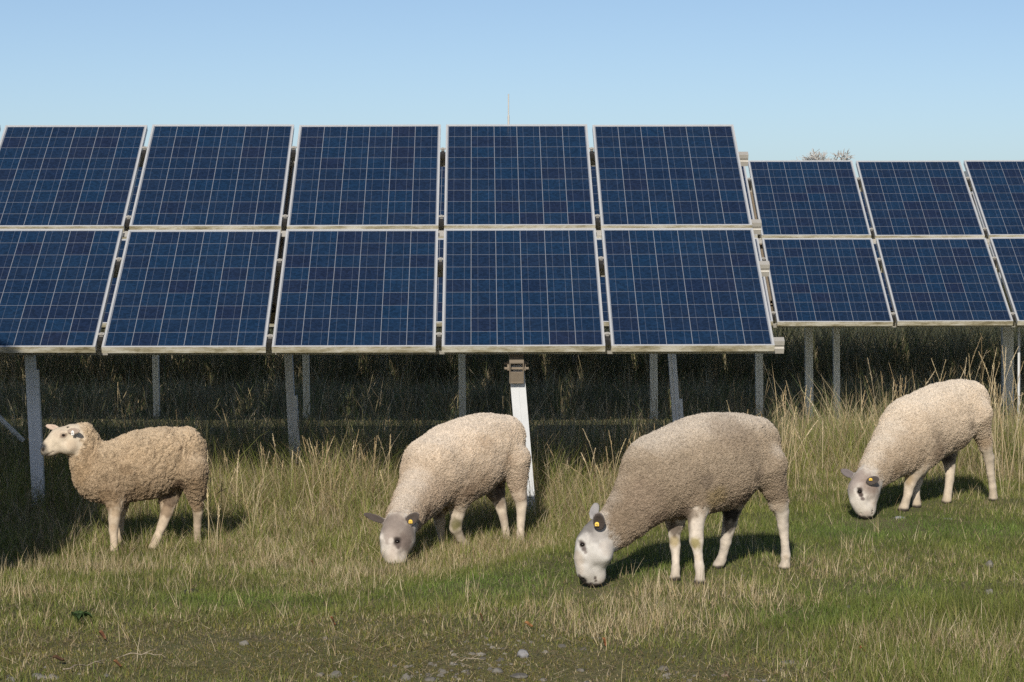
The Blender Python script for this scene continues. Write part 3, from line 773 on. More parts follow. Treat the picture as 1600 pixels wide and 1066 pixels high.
WHITE = (.55, .51, .46); GREY = (.20, .165, .15); DGREY = (.11, .09, .085); PINK = (.50, .36, .28); BLACK = (.02, .018, .016)
EARG = ((.20, .18, .17), (.075, .062, .056))
SHEEP = [
 dict(name='s1', seed=11, zoom=(3.5525, 0, 600), yaw=R(12), res=.0052,
  label='woolly sheep at the left standing with its head raised and shaggy long fleece',
  body=[(1022, 372, 128), (918, 410, 170), (820, 443, 186), (720, 470, 174), (630, 490, 168), (560, 495, 150), (500, 430, 102), (475, 345, 82), (462, 290, 68)],
  head=[(398, 300, 76), (335, 312, 64), (280, 352, 44), (254, 374, 29)], head_squeeze=.80, ht=-.03, graze=False, leg=(.47, .385, .29), joinhead=False,
  bumps=[(385, 345, -.03, 46), (350, 282, -.05, 20)],
  legs={'nf': [(640, 600, 70), (640, 670, 44), (635, 740, 32), (630, 800, 25), (632, 850, 20), (633, 897, 24)],
        'ff': [(665, 600, 60), (665, 690, 36), (660, 760, 28), (664, 820, 20), (670, 862, 22)],
        'nh': [(1070, 480, 85), (1085, 580, 60), (1092, 660, 34), (1098, 700, 28), (1096, 770, 21), (1096, 820, 20), (1095, 860, 24)],
        'fh': [(950, 560, 70), (935, 650, 46), (925, 710, 34), (902, 770, 26), (875, 830, 23), (852, 882, 27)]},
  woolly={'nf': 1, 'ff': 1, 'nh': 2, 'fh': 1}, fy=40,
  ears=[(330, 250, .03, 256, 232, .10, 17, ((.62, .54, .45), (.56, .44, .36))), (378, 262, -.06, 440, 262, -.12, 19, ((.46, .39, .32), (.40, .325, .27)))],
  eyes=[(352, 284, 9)], tags=[(403, 272, 15, 25, 'wtag')],
  wool=(.47, .365, .25), back=(.57, .47, .35), hair=(.60, .515, .405), dirt_shade=(.22, .16, .105), curl='loose', curls=140000, squeeze=.86, tip=1.05,
  dents=[(352, 284, 17, .005), (346, 266, 15, -.003), (240, 366, 8, .004), (262, 393, 7, .003), (272, 388, 7, .003), (283, 383, 7, .003), (294, 377, 7, .003), (310, 345, 28, .004), (388, 360, 30, -.004), (360, 318, 22, .003)],
  patches=[(352, 284, 17, (.10, .07, .055), .95), (340, 290, 12, (.22, .16, .12), .7), (366, 282, 12, (.22, .16, .12), .7), (352, 266, 14, (.66, .56, .45), .6), (237, 366, 14, (.05, .04, .036), .95), (262, 394, 8, (.10, .07, .06), .9), (273, 388, 7, (.10, .07, .06), .9), (284, 383, 7, (.10, .07, .06), .85), (295, 377, 6, (.10, .07, .06), .8),
           (375, 240, 9, BLACK, .95), (300, 400, 30, (.46, .35, .25), .5), (400, 340, 40, (.50, .39, .28), .5), (320, 270, 30, (.52, .42, .33), .4), (640, 720, 30, (.34, .25, .16), .6), (625, 800, 24, (.36, .27, .18), .5), (1098, 690, 44, (.30, .21, .13), .7), (925, 700, 46, (.20, .14, .09), .8), (940, 640, 50, (.12, .085, .06), .85), (1000, 560, 60, (.13, .09, .06), .8),
           (600, 640, 80, (.22, .155, .095), .7), (760, 620, 90, (.24, .17, .105), .6), (450, 500, 70, (.34, .24, .14), .5), (500, 400, 60, (.33, .235, .145), .5), (1100, 560, 70, (.28, .20, .125), .6), (700, 480, 40, (.28, .20, .125), .6), (1005, 355, 16, (.16, .11, .07), .7)], mirror_eye=True),
 dict(name='s2', seed=12, zoom=(3.3306, 540, 600), yaw=R(35),
  label='cream sheep grazing directly in front of the white steel post',
  body=[(815, 287, 126), (733, 332, 180), (640, 385, 205), (545, 428, 212), (468, 455, 185), (405, 555, 132), (350, 630, 108), (312, 690, 90), (296, 722, 82)],
  head=[(275, 762, 84), (270, 805, 88), (256, 865, 68), (262, 915, 50), (266, 942, 39)], head_squeeze=.86, ht=-.10,
  
  legs={'nf': [(600, 540, 75), (590, 610, 46), (580, 670, 38), (572, 730, 31), (598, 775, 21), (632, 800, 22)],
        'ff': [(490, 600, 60), (482, 655, 36), (490, 700, 29), (497, 760, 20), (500, 800, 22)],
        'nh': [(880, 400, 85), (893, 500, 52), (905, 570, 36), (915, 610, 30), (913, 680, 22), (910, 740, 20), (907, 782, 24)],
        'fh': [(760, 480, 80), (780, 555, 48), (803, 610, 32), (822, 680, 21), (832, 730, 20), (838, 770, 23)]},
  woolly={'nf': 1, 'ff': 1, 'nh': 2, 'fh': 1}, fy=56,
  ears=[(215, 722, .02, 98, 676, .10, 19, EARG), (305, 735, -.06, 378, 676, -.12, 28, EARG)],
  eyes=[(270, 818, 13)], tags=[(338, 716, 18, 18, 'tag')],
  wool=(.55, .455, .355), back=(.64, .58, .51), hair=WHITE, dirt_shade=(.22, .16, .11), curl='tight', curls=90000,
  dents=[(272, 820, 25, .006), (266, 795, 20, -.004), (186, 800, 20, -.005), (284, 848, 16, .004), (225, 880, 30, -.003), (292, 885, 28, .005), (262, 930, 9, .004), (262, 942, 9, .004)],
  patches=[(270, 700, 62, (.36, .30, .25), .85), (215, 712, 40, (.34, .285, .24), .8), (225, 735, 95, (.24, .20, .18), .9), (330, 775, 85, (.19, .155, .135), .95), (318, 838, 56, (.20, .16, .14), .95), (255, 760, 80, (.25, .21, .185), .9), (300, 815, 50, (.17, .135, .12), .9), (225, 790, 40, (.36, .31, .28), .7), (255, 870, 36, (.50, .44, .39), .6), (270, 816, 24, (.05, .04, .038), .95), (277, 845, 16, (.12, .095, .085), .85), (186, 800, 28, (.64, .60, .56), .8),
           (236, 815, 15, (.60, .55, .50), .7), (245, 895, 34, (.46, .38, .32), .4), (225, 950, 14, (.09, .07, .06), .8), (265, 955, 12, (.12, .09, .08), .8),
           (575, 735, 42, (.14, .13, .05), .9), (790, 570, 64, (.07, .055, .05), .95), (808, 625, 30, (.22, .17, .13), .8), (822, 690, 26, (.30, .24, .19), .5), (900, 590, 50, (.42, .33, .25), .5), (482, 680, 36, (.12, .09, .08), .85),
           (430, 665, 46, (.12, .085, .06), .85), (640, 565, 60, (.14, .10, .07), .8), (700, 520, 90, (.30, .22, .15), .5), (560, 590, 90, (.32, .24, .17), .5), (730, 310, 60, (.40, .30, .21), .5), (845, 400, 50, (.30, .22, .15), .6), (480, 600, 90, (.38, .29, .21), .4)], mirror_eye=True),
 dict(name='s3', seed=13, zoom=(3.135, 870, 600), yaw=R(28),
  label='largest sheep, grey brown fleece and white face, grazing nearest the camera',
  body=[(968, 300, 132), (880, 335, 190), (790, 378, 232), (690, 400, 230), (600, 425, 216), (512, 452, 204), (432, 545, 150), (352, 638, 118), (290, 700, 96), (258, 722, 84)],
  head=[(205, 745, 84), (185, 790, 90), (170, 855, 82), (165, 915, 62), (176, 948, 46)], head_squeeze=.74,
  bumps=[(215, 830, -.04, 58), (205, 945, -.01, 30)],
  legs={'nf': [(690, 540, 75), (688, 620, 46), (682, 700, 37), (684, 770, 34), (693, 835, 21), (699, 895, 23), (701, 930, 21), (700, 962, 28)],
        'ff': [(590, 600, 70), (578, 680, 40), (576, 740, 28), (580, 790, 26), (582, 855, 18), (582, 900, 22), (582, 920, 20), (580, 942, 27)],
        'nh': [(1040, 400, 90), (1062, 500, 62), (1085, 580, 44), (1102, 625, 36), (1108, 690, 27), (1117, 775, 20), (1121, 838, 24), (1120, 860, 21), (1117, 885, 28)],
        'fh': [(880, 520, 80), (860, 600, 46), (848, 680, 36), (828, 770, 27), (816, 825, 22), (806, 855, 24), (792, 882, 28)]},
  woolly={'nf': 1, 'ff': 1, 'nh': 2, 'fh': 1}, fy=22,
  ears=[(172, 660, .06, 196, 585, .11, 24, ((.30, .29, .29), (.30, .29, .29))), (210, 715, -.07, 203, 632, -.115, 31, ((.24, .22, .215), (.085, .070, .064)))],
  eyes=[(122, 787, 13)], tags=[(197, 687, 19, 19, 'tag')],
  wool=(.325, .265, .20), back=(.58, .53, .47), leg=(.54, .48, .41), hair=(.50, .482, .455), dirt_shade=(.17, .125, .085), curl='tight', curls=125000,
  dents=[(122, 787, 26, .006), (114, 760, 20, -.004), (142, 825, 17, .004), (128, 958, 12, .006), (190, 948, 8, .004), (191, 960, 8, .005), (192, 972, 8, .005), (190, 900, 36, .005), (128, 880, 30, .004), (250, 850, 34, -.004), (215, 780, 30, .004)],
  patches=[(190, 735, 60, (.33, .31, .295), .75), (165, 690, 66, (.17, .16, .155), .95), (118, 722, 46, (.22, .21, .20), .9), (215, 738, 40, (.36, .34, .32), .7), (121, 787, 24, (.06, .045, .042), 1), (132, 808, 15, (.10, .08, .075), .9), (140, 826, 9, (.16, .13, .12), .8), (95, 790, 16, (.45, .42, .39), .6), (98, 855, 40, (.42, .35, .28), .6), (110, 900, 36, (.48, .41, .34), .5),
           (245, 800, 44, (.46, .41, .36), .5), (175, 870, 50, (.44, .415, .385), .5), (126, 962, 27, BLACK, 1), (112, 945, 14, (.06, .05, .045), .9), (150, 984, 15, BLACK, .95), (168, 978, 10, (.05, .04, .04), .9), (190, 952, 9, (.10, .08, .07), .95), (192, 966, 9, (.10, .08, .07), .95), (193, 980, 9, (.10, .08, .07), .9), (215, 968, 18, (.46, .40, .36), .6),
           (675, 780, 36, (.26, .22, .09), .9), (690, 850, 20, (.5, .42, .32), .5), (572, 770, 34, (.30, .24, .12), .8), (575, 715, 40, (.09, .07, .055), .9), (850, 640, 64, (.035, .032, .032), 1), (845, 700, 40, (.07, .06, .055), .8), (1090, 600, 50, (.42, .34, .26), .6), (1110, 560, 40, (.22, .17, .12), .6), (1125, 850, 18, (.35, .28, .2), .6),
           (780, 560, 70, (.26, .20, .11), .7), (740, 480, 40, (.15, .12, .095), .5), (620, 640, 70, (.13, .10, .075), .8), (500, 660, 70, (.16, .12, .09), .7), (920, 560, 70, (.15, .115, .085), .7), (985, 450, 44, (.14, .11, .085), .5), (850, 230, 130, (.26, .205, .155), .45), (940, 300, 110, (.25, .20, .15), .4), (430, 560, 110, (.27, .21, .16), .45)], mirror_eye=True),
 dict(name='s4', seed=14, zoom=(3.806, 1280, 560), yaw=R(35),
  label='pale sheep grazing alone at the far right, striding on the green lane',
  body=[(900, 264, 124), (825, 296, 166), (745, 350, 204), (650, 398, 205), (552, 440, 205), (472, 530, 165), (392, 600, 125), (332, 672, 96), (306, 712, 86)],
  head=[(276, 748, 88), (266, 788, 94), (264, 842, 77), (274, 886, 59), (284, 905, 48)], head_squeeze=.82, ht=-.14,
  
  legs={'nf': [(640, 560, 85), (590, 640, 54), (553, 700, 40), (540, 740, 34), (528, 800, 25), (514, 850, 24), (502, 888, 30)],
        'ff': [(590, 640, 60), (578, 730, 30), (574, 790, 23), (578, 830, 22), (580, 866, 27)],
        'nh': [(940, 340, 90), (965, 430, 56), (988, 520, 36), (1010, 590, 31), (1020, 680, 23), (1032, 760, 22), (1035, 825, 27)],
        'fh': [(770, 500, 80), (768, 580, 44), (776, 640, 33), (776, 720, 26), (766, 790, 24), (758, 840, 28)]},
  woolly={'nf': 1, 'ff': 1, 'nh': 2, 'fh': 1}, fy=22,
  ears=[(210, 705, .04, 132, 664, .10, 24, ((.20, .175, .17), (.16, .14, .14))), (280, 738, -.085, 354, 714, -.14, 25, EARG)],
  eyes=[(240, 792, 14)], tags=[(306, 720, 18, 14, 'tag')],
  wool=(.56, .47, .37), back=(.66, .60, .52), hair=WHITE, dirt_shade=(.24, .18, .12), curl='tight', curls=85000,
  dents=[(242, 795, 25, .006), (236, 768, 20, -.004), (256, 825, 16, .004), (318, 900, 8, .004), (317, 912, 8, .005), (316, 924, 8, .005), (300, 850, 30, .005), (205, 850, 30, .003), (248, 925, 9, .004)],
  patches=[(255, 690, 66, (.38, .32, .27), .85), (310, 705, 50, (.38, .32, .27), .8), (230, 715, 84, (.30, .25, .225), .9), (325, 765, 84, (.24, .185, .155), .95), (190, 760, 40, (.34, .29, .265), .8), (241, 790, 24, (.06, .048, .045), 1), (251, 812, 19, (.08, .06, .055), 1), (260, 834, 14, (.11, .085, .08), .95), (330, 862, 36, (.44, .35, .28), .55), (216, 782, 14, (.60, .56, .52), .7),
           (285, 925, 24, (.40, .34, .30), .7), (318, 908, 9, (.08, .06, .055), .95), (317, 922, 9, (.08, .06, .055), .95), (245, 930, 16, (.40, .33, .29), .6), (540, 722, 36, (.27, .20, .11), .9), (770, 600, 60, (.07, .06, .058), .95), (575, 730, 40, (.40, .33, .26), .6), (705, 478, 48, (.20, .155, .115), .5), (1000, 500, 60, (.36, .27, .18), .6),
           (860, 510, 60, (.20, .15, .105), .7), (905, 400, 36, (.14, .11, .08), .6), (720, 560, 70, (.16, .12, .085), .8), (480, 660, 70, (.20, .15, .10), .75), (1000, 400, 60, (.36, .28, .20), .5), (560, 600, 90, (.36, .28, .20), .5)], mirror_eye=True),
]
SHEEP_OBJ = [make_sheep(s) for s in SHEEP]
#@@GRASS
# ---------------------------------------------------------------- grass
GREEN = np.array([(.205, .245, .052), (.265, .290, .078), (.155, .210, .042), (.315, .315, .095), (.225, .240, .080)])
STRAW = np.array([(.61, .49, .30), (.51, .40, .235), (.72, .61, .42), (.42, .32, .18), (.65, .545, .34)])
MUZ = []                                     # nibbled and trodden spots: (x, y, radius, remaining height)
def trod(x, y):
    k = np.ones_like(x)
    for (mx, my, r, f) in MUZ: k = k*(1-(1-f)*np.exp(-(((x-mx)/r)**2+((y-my)/(r*1.3))**2)))
    return k
for o_ in SHEEP_OBJ:
    for (mx, my, r, f) in o_[1]: MUZ.append((mx, my, r, f))

def blades(name, x, y, h, wdt, col, mat, seed, segs=3, lean=.35, bend=.7, flat=None, kind='stuff', wind=0.0, out=None, lift=0.0):
    r_ = np.random.default_rng(seed); n = len(x)
    z = H(x, y)-.006+lift
    az = r_.uniform(0, 2*math.pi, n)
    if out is not None: az = np.where(r_.uniform(0, 1, n) < .75, out[0]+r_.normal(0, .6, n), az)
    face = r_.uniform(0, 2*math.pi, n)
    ln = np.abs(r_.normal(0, lean, n)); ln = np.clip(ln, 0, 1.35)
    if flat is not None: ln = np.where(flat, r_.uniform(1.1, 1.5, n), ln)
    bd = r_.uniform(.1, 1, n)*bend
    dx, dy = np.cos(az), np.sin(az); dx = dx+wind
    px, py = np.cos(face), np.sin(face)
    rows = []; cx, cy, cz = x.copy(), y.copy(), z.copy(); th = ln.copy()
    for i in range(segs+1):
        f = i/segs; ww = wdt*(1-f**1.6)*.5
        if i == segs: rows.append(np.stack([cx, cy, cz], -1)[:, None])
        else: rows.append(np.stack([np.stack([cx-px*ww, cy-py*ww, cz], -1), np.stack([cx+px*ww, cy+py*ww, cz], -1)], 1))
        st = h/segs
        cx = cx+dx*np.sin(th)*st; cy = cy+dy*np.sin(th)*st; cz = cz+np.cos(th)*st
        th = np.minimum(th+bd/segs, 2.3)
    V = np.concatenate(rows, 1); k = V.shape[1]; off = (np.arange(n)*k)[:, None]
    qs = np.concatenate([off+np.array([2*i, 2*i+1, 2*i+3, 2*i+2]) for i in range(segs-1)]) if segs > 1 else None
    ts = off+np.array([2*segs-2, 2*segs-1, 2*segs])
    c = np.repeat(col[:, None, :], k, 1)
    me = mesh_np(name, V.reshape(-1, 3), quads=qs, tris=ts, mats=[mat], col=c.reshape(-1, 3))
    o = link(name, me); tag(o, kind=kind); return o

def scatter(n, ylo, yhi, dens, seed, margin=.7):
    r_ = np.random.default_rng(seed)
    y = np.sqrt(r_.uniform(ylo**2, yhi**2, n)); x = r_.uniform(-1, 1, n)*(y*.1925+margin)
    k = r_.uniform(0, 1, n) < np.clip(dens(x, y), 0, 1)
    return x[k], y[k], r_

def patches(x, y, L):
    s = np.zeros_like(x)
    for (px, py, rx, a) in L:
        g = ground(px, py); r = rx/FPX*g[1]
        s = np.maximum(s, a*np.exp(-(((x-g[0])/r)**2+((y-g[1])/(r*1.1))**2)))
    return s
STRAWP = [(1000, 965, 150, 1), (1120, 930, 130, .9), (930, 985, 90, .8), (600, 895, 120, .9), (700, 880, 110, .7), (430, 885, 130, .8), (500, 925, 110, .5), (150, 890, 130, .7), (40, 925, 90, .7), (270, 890, 90, .6),
          (760, 865, 100, .8), (860, 850, 70, .8), (1210, 940, 90, .8), (1300, 900, 70, .6), (1500, 1010, 110, .7), (1400, 1000, 100, .6), (1560, 1030, 70, .7), (1250, 880, 60, .5), (370, 860, 80, .7)]
GREENP = [(760, 915, 150, 1), (1430, 825, 170, 1), (1340, 835, 120, 1), (1550, 830, 120, .9), (960, 890, 120, .8), (380, 940, 150, .7), (1250, 965, 120, .7), (1380, 930, 130, .6), (1190, 860, 80, .8)]
RUTP = [(400, 1010, 260, 1), (760, 1035, 260, 1), (150, 1020, 200, .9), (1100, 1060, 160, .9), (560, 980, 140, .6), (900, 1050, 150, 1)]

def zones(x, y):
    q = y-(.0+1.9*smooth(.9, 1.9, x))+(fbm(x, y, .9, 31)-.5)*1.3
    tall = smooth(13.7, 15.5, q)
    return tall, patches(x, y, STRAWP), patches(x, y, GREENP), patches(x, y, RUTP)

def pick(pal, r_, n): return pal[r_.integers(0, len(pal), n)]*r_.uniform(.75, 1.25, (n, 1))

# 1 short turf
def short_turf():
    x, y, r_ = scatter(520000, 9.0, 18.4, lambda x, y: .35+.75*fbm(x, y, .35, 41), 101, .6)
    tall, sp, gp, rp = zones(x, y)
    bare = rp*smooth(.40, .62, fbm(x, y, .5, 43)+.12*rp)
    keep = r_.uniform(0, 1, len(x)) > bare*.34
    x, y, tall, sp, gp, rp = [a[keep] for a in (x, y, tall, sp, gp, rp)]
    n = len(x); cl = fbm(x, y, .22, 44)
    right = smooth(.9, 1.6, x)*(1-smooth(10.9, 11.8, y))
    h = (.022+.030*cl+.030*tall+.04*right)*(1-.62*rp)*(1-.15*gp)*r_.uniform(.6, 1.5, n)*trod(x, y)
    dry = np.clip(.10+.55*sp+.30*rp+.20*tall+.35*(vn(x, y, .5, 45)-.5)-.35*gp, .03, .9)
    isd = r_.uniform(0, 1, n) < dry
    moss = np.array([(.215, .200, .045), (.27, .235, .062), (.175, .165, .046)])
    g = pick(GREEN, r_, n)*(.84+.15*gp[:, None]*np.array([-1.1, .35, -.6])); m = pick(moss, r_, n)
    g = np.where((r_.uniform(0, 1, n) < rp*.8)[:, None], m, g)
    col = np.where(isd[:, None], pick(STRAW, r_, n)*.85, g)
    col = col*(.70+.6*vn(x, y, .16, 46))[:, None]
    blades('short_grass', x, y, h, r_.uniform(.0020, .0044, n), col, M['grass'], 102, 2, .55, .8)
short_turf()

# 1b moss cushions on the worn strip
def moss():
    x, y, r_ = scatter(260000, 9.0, 12.4, lambda x, y: patches(x, y, RUTP)*(.25+1.1*fbm(x, y, .22, 48))*smooth(.30, .45, fbm(x, y, .4, 49)), 114, .5)
    n = len(x); c = np.array([(.20, .20, .045), (.26, .23, .060), (.17, .185, .045), (.22, .17, .075)])
    col = pick(c, r_, n)*(.55+.8*vn(x, y, .12, 47))[:, None]
    blades('moss', x, y, r_.uniform(.008, .021, n), r_.uniform(.0025, .0050, n), col, M['grass'], 115, 2, .6, .9)
moss()

# 2 dry tufts: bundles of bleached stalks among the turf
def dry_tufts():
    x0, y0, r_ = scatter(15000, 9.2, 16.5, lambda x, y: np.clip(patches(x, y, STRAWP)*.9*smooth(.35, .6, fbm(x, y, .4, 51))+.06, 0, 1)*(1-.8*patches(x, y, RUTP))*(1-.75*patches(x, y, GREENP)), 103, .5)
    k = r_.integers(4, 14, len(x0)); i = np.repeat(np.arange(len(x0)), k); n = len(i)
    sc = r_.uniform(.5, 1.25, len(x0))[i]
    x = x0[i]+r_.normal(0, .020, n); y = y0[i]+r_.normal(0, .020, n)
    h = r_.uniform(.05, .15, n)*sc*trod(x, y); gr = r_.uniform(0, 1, n) < .22
    col = np.where(gr[:, None], pick(GREEN, r_, n), pick(STRAW, r_, n))
    flat = r_.uniform(0, 1, n) < .16
    blades('dry_grass', x, y, h, r_.uniform(.0016, .0032, n), col, M['grass'], 104, 3, .42, .5, flat)
dry_tufts()

# 3 tall grass towards and under the panels
def tall_grass():
    x0, y0, r_ = scatter(15500, 13.2, 19.4, lambda x, y: .25+.95*fbm(x, y, .5, 61), 105, .8)
    tall, sp, gp, rp = zones(x0, y0)
    keep = r_.uniform(0, 1, len(x0)) < tall*1.05*(1-.7*gp); x0, y0, tall = x0[keep], y0[keep], tall[keep]
    m = len(x0); k = r_.integers(8, 26, m); i = np.repeat(np.arange(m), k); n = len(i)
    rad = r_.uniform(.015, .06, m)[i]; a = r_.uniform(0, 6.28, n); q = np.sqrt(r_.uniform(0, 1, n))
    x = x0[i]+np.cos(a)*rad*q; y = y0[i]+np.sin(a)*rad*q
    cl = fbm(x, y, .5, 62); back = smooth(15.2, 17.4, y-.9*smooth(.9, 1.9, x))
    h = (.06+.13*tall[i]*cl+.25*back*cl+.05*back)*r_.uniform(.5, 1.6, m)[i]*r_.uniform(.45, 1.3, n)*trod(x, y)
    dr = np.clip(r_.normal(.36, .30, m)+.7*(vn(x0, y0, .6, 63)-.5)+.16*smooth(15.6, 17.2, y0), .03, .94)[i]
    isd = r_.uniform(0, 1, n) < dr
    tone = r_.uniform(.72, 1.28, m)[i][:, None]
    col = np.where(isd[:, None], pick(STRAW, r_, n)*.85, pick(GREEN, r_, n)*1.05)*tone
    blades('tall_grass', x, y, h, r_.uniform(.0020, .0044, n), col, M['grass'], 106, 4, .40, 1.5, r_.uniform(0, 1, n) < .05, 'stuff', 0, (a, .35))
tall_grass()

# 4 rank growth in the shade under and behind the racks
def shade_grass():
    x0, y0, r_ = scatter(27000, 18.4, 36, lambda x, y: .2+1.0*fbm(x, y, .9, 71), 107, 1.6)
    m = len(x0); k = r_.integers(4, 16, m); i = np.repeat(np.arange(m), k); n = len(i)
    a = r_.uniform(0, 6.28, n); rad = r_.uniform(.02, .10, m)[i]*np.sqrt(r_.uniform(0, 1, n)); x = x0[i]+np.cos(a)*rad; y = y0[i]+np.sin(a)*rad
    cl = fbm(x, y, .9, 72); hump = smooth(18.8, 19.8, y)*(1-smooth(21.2, 22.0, y)); dip = smooth(21.6, 22.3, y)*(1-smooth(24.2, 25.2, y)); dip2 = smooth(27.2, 27.8, y)*(1-smooth(28.8, 29.4, y)); hump2 = smooth(28.8, 29.8, y)*(1-smooth(32.6, 33.6, y))
    h = (.14+.26*cl+.14*hump+.42*hump2)*(1-.92*dip)*(1-.6*dip2)*r_.uniform(.5, 1.6, m)[i]*r_.uniform(.45, 1.25, n)
    dr = np.clip(r_.normal(.34, .34, m), .02, .95)[i]; isd = r_.uniform(0, 1, n) < dr
    lift_green = np.array([(.19, .22, .09), (.15, .20, .08), (.26, .25, .12), (.34, .27, .16)])  # greens and the straw below lightened in colour to lift the shade here
    col = np.where(isd[:, None], pick(STRAW, r_, n)*1.1, pick(lift_green, r_, n))*r_.uniform(.6, 1.4, m)[i][:, None]
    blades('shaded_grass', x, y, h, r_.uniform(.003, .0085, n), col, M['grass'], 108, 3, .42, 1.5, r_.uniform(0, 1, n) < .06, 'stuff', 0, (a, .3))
shade_grass()

# 5 seeding stems: long stalks with a feathery head
def stems():
    r_ = np.random.default_rng(109)
    L = []
    for (px, py, n, sp_, hh) in ((500, 700, 16, 60, .42), (570, 700, 12, 40, .42), (640, 695, 10, 60, .40), (420, 720, 12, 80, .38), (350, 750, 8, 50, .34), (900, 700, 16, 60, .42), (960, 700, 12, 50, .48), (1000, 690, 8, 40, .45),
                              (1210, 680, 12, 30, .48), (1250, 690, 8, 50, .36), (1450, 650, 14, 60, .62), (1530, 650, 18, 40, .72), (1580, 660, 12, 40, .62), (1370, 660, 8, 60, .45), (300, 760, 6, 60, .38), (1120, 660, 8, 60, .5)):
        for _ in range(int(n*1.5)):
            g = ground(px+r_.normal(0, sp_), py+60+r_.uniform(0, 60)); L.append((g[0], g[1], hh*r_.uniform(.75, 1.3), 1))
    x, y, _ = scatter(1500, 17.8, 26, lambda x, y: fbm(x, y, 1.1, 81), 110, 1)
    for a, b in zip(x, y):
        if 21.4 < b < 25.2: continue
        L.append((a, b, r_.uniform(.30, .62) if b < 21.4 else r_.uniform(.3, .8), 1.0))
    Vs, Q, T, Cc = [], [], [], []; nv = 0
    for (x, y, h, dim) in L:
        az = r_.uniform(0, 6.28); ln = abs(r_.normal(0, .14)); bd = r_.uniform(.05, .5) if r_.uniform() < .85 else r_.uniform(.7, 1.5)
        c = STRAW[r_.integers(0, 5)]*r_.uniform(.75, 1.15)*dim
        p = np.array([x, y, float(H(x, y))-.01]); th = ln; pts = [p]; N_ = 7
        for i in range(N_):
            p = p+np.array([math.cos(az)*math.sin(th), math.sin(az)*math.sin(th), math.cos(th)])*h/N_; pts.append(p); th += bd/N_*(.3+1.4*i/N_)
        w_ = .0016
        for fa in (0., 1.57):
            d = np.array([math.cos(fa+az), math.sin(fa+az), 0])*w_
            for i, p in enumerate(pts): Vs += [p-d, p+d]
            for i in range(N_): Q.append((nv+2*i, nv+2*i+1, nv+2*i+3, nv+2*i+2))
            nv += 2*len(pts); Cc += [c]*(2*len(pts))
        # head: spikelets along the upper quarter
        hl = r_.uniform(.16, .26); ns = 26
        for s in range(ns):
            f = 1-hl+hl*s/ns; k = min(int(f*N_), N_-1); q = pts[k]+(pts[k+1]-pts[k])*(f*N_-k)
            a2 = r_.uniform(0, 6.28); up = (pts[k+1]-pts[k]); up = up/np.linalg.norm(up)
            l_ = r_.uniform(.010, .022)*(1-.6*s/ns); dv = up*.85+np.array([math.cos(a2), math.sin(a2), -.1])*.45
            sd = np.cross(dv, [math.cos(a2+1.3), math.sin(a2+1.3), .3]); sd = sd/np.linalg.norm(sd)*.0020
            Vs += [q-sd, q+sd, q+dv*l_*.6+sd*.8, q+dv*l_]; Q.append((nv, nv+1, nv+2, nv+3)); nv += 4; Cc += [c*1.08]*4
    me = mesh_np('seeding_grass', np.array(Vs), quads=np.array(Q), mats=[M['grass']], col=np.array(Cc))
    tag(link('seeding_grass', me), kind='stuff')
stems()

# 6 straw litter lying on the worn strip in the foreground
def litter():
    x, y, r_ = scatter(46000, 9.0, 12.8, lambda x, y: np.clip(patches(x, y, RUTP)*smooth(.36, .55, fbm(x, y, .35, 91))*1.2+.14, 0, 1), 111, .5)
    n = len(x); col = np.where((r_.uniform(0, 1, n) < .40)[:, None], pick(np.array([(.16, .11, .065), (.22, .15, .085), (.11, .08, .05)]), r_, n), pick(STRAW, r_, n)*r_.uniform(.45, 1.0, (n, 1)))
    o = blades('straw_litter', x, y, r_.uniform(.02, .09, n), r_.uniform(.0015, .0040, n), col, M['grass'], 112, 2, .1, .15, np.ones(n, bool), 'stuff', 0, None, r_.uniform(.008, .022, n))
litter()

# 7 gravel showing through in the worn patch
def gravel():
    x, y, r_ = scatter(5200, 9.0, 11.2, lambda x, y: patches(x, y, [(760, 1050, 190, 1), (1000, 1062, 120, .6), (80, 1060, 90, .4), (1180, 1055, 80, .4), (540, 1058, 90, .7)])*smooth(.42, .62, fbm(x, y, .3, 95)), 113, .4)
    n = len(x); u = np.array([(1, 0, 0), (.3, .95, 0), (-.8, .6, 0), (-.8, -.6, 0), (.3, -.95, 0), (.5, .3, .75), (-.4, .35, .8), (-.1, -.5, .7)])
    f4 = np.array([(0, 1, 6, 5), (2, 3, 7, 6), (4, 0, 5, 7)]); f3 = np.array([(1, 2, 6), (3, 4, 7), (5, 6, 7)])
    a = r_.uniform(0, 6.28, n); sz = r_.uniform(.005, .016, n)*r_.uniform(.6, 1.4, n)
    P_ = u[None]*r_.uniform(.7, 1.3, (n, 8, 3)); ca, sa = np.cos(a)[:, None], np.sin(a)[:, None]
    X = (P_[..., 0]*ca-P_[..., 1]*sa)*sz[:, None]+x[:, None]; Y = (P_[..., 0]*sa+P_[..., 1]*ca)*sz[:, None]*.8+y[:, None]; Z = P_[..., 2]*sz[:, None]*.8+H(x, y)[:, None]-.001
    V = np.stack([X, Y, Z], -1).reshape(-1, 3); off = (np.arange(n)*8)[:, None, None]
    col = np.repeat(np.array([.15, .142, .125])*r_.uniform(.6, 1.5, (n, 1)), 8, 0)
    tag(link('gravel', mesh_np('gravel', V, quads=(f4[None]+off).reshape(-1, 4), tris=(f3[None]+off).reshape(-1, 3), mats=[M['stone']], col=col, smooth_=False)), kind='stuff')
gravel()

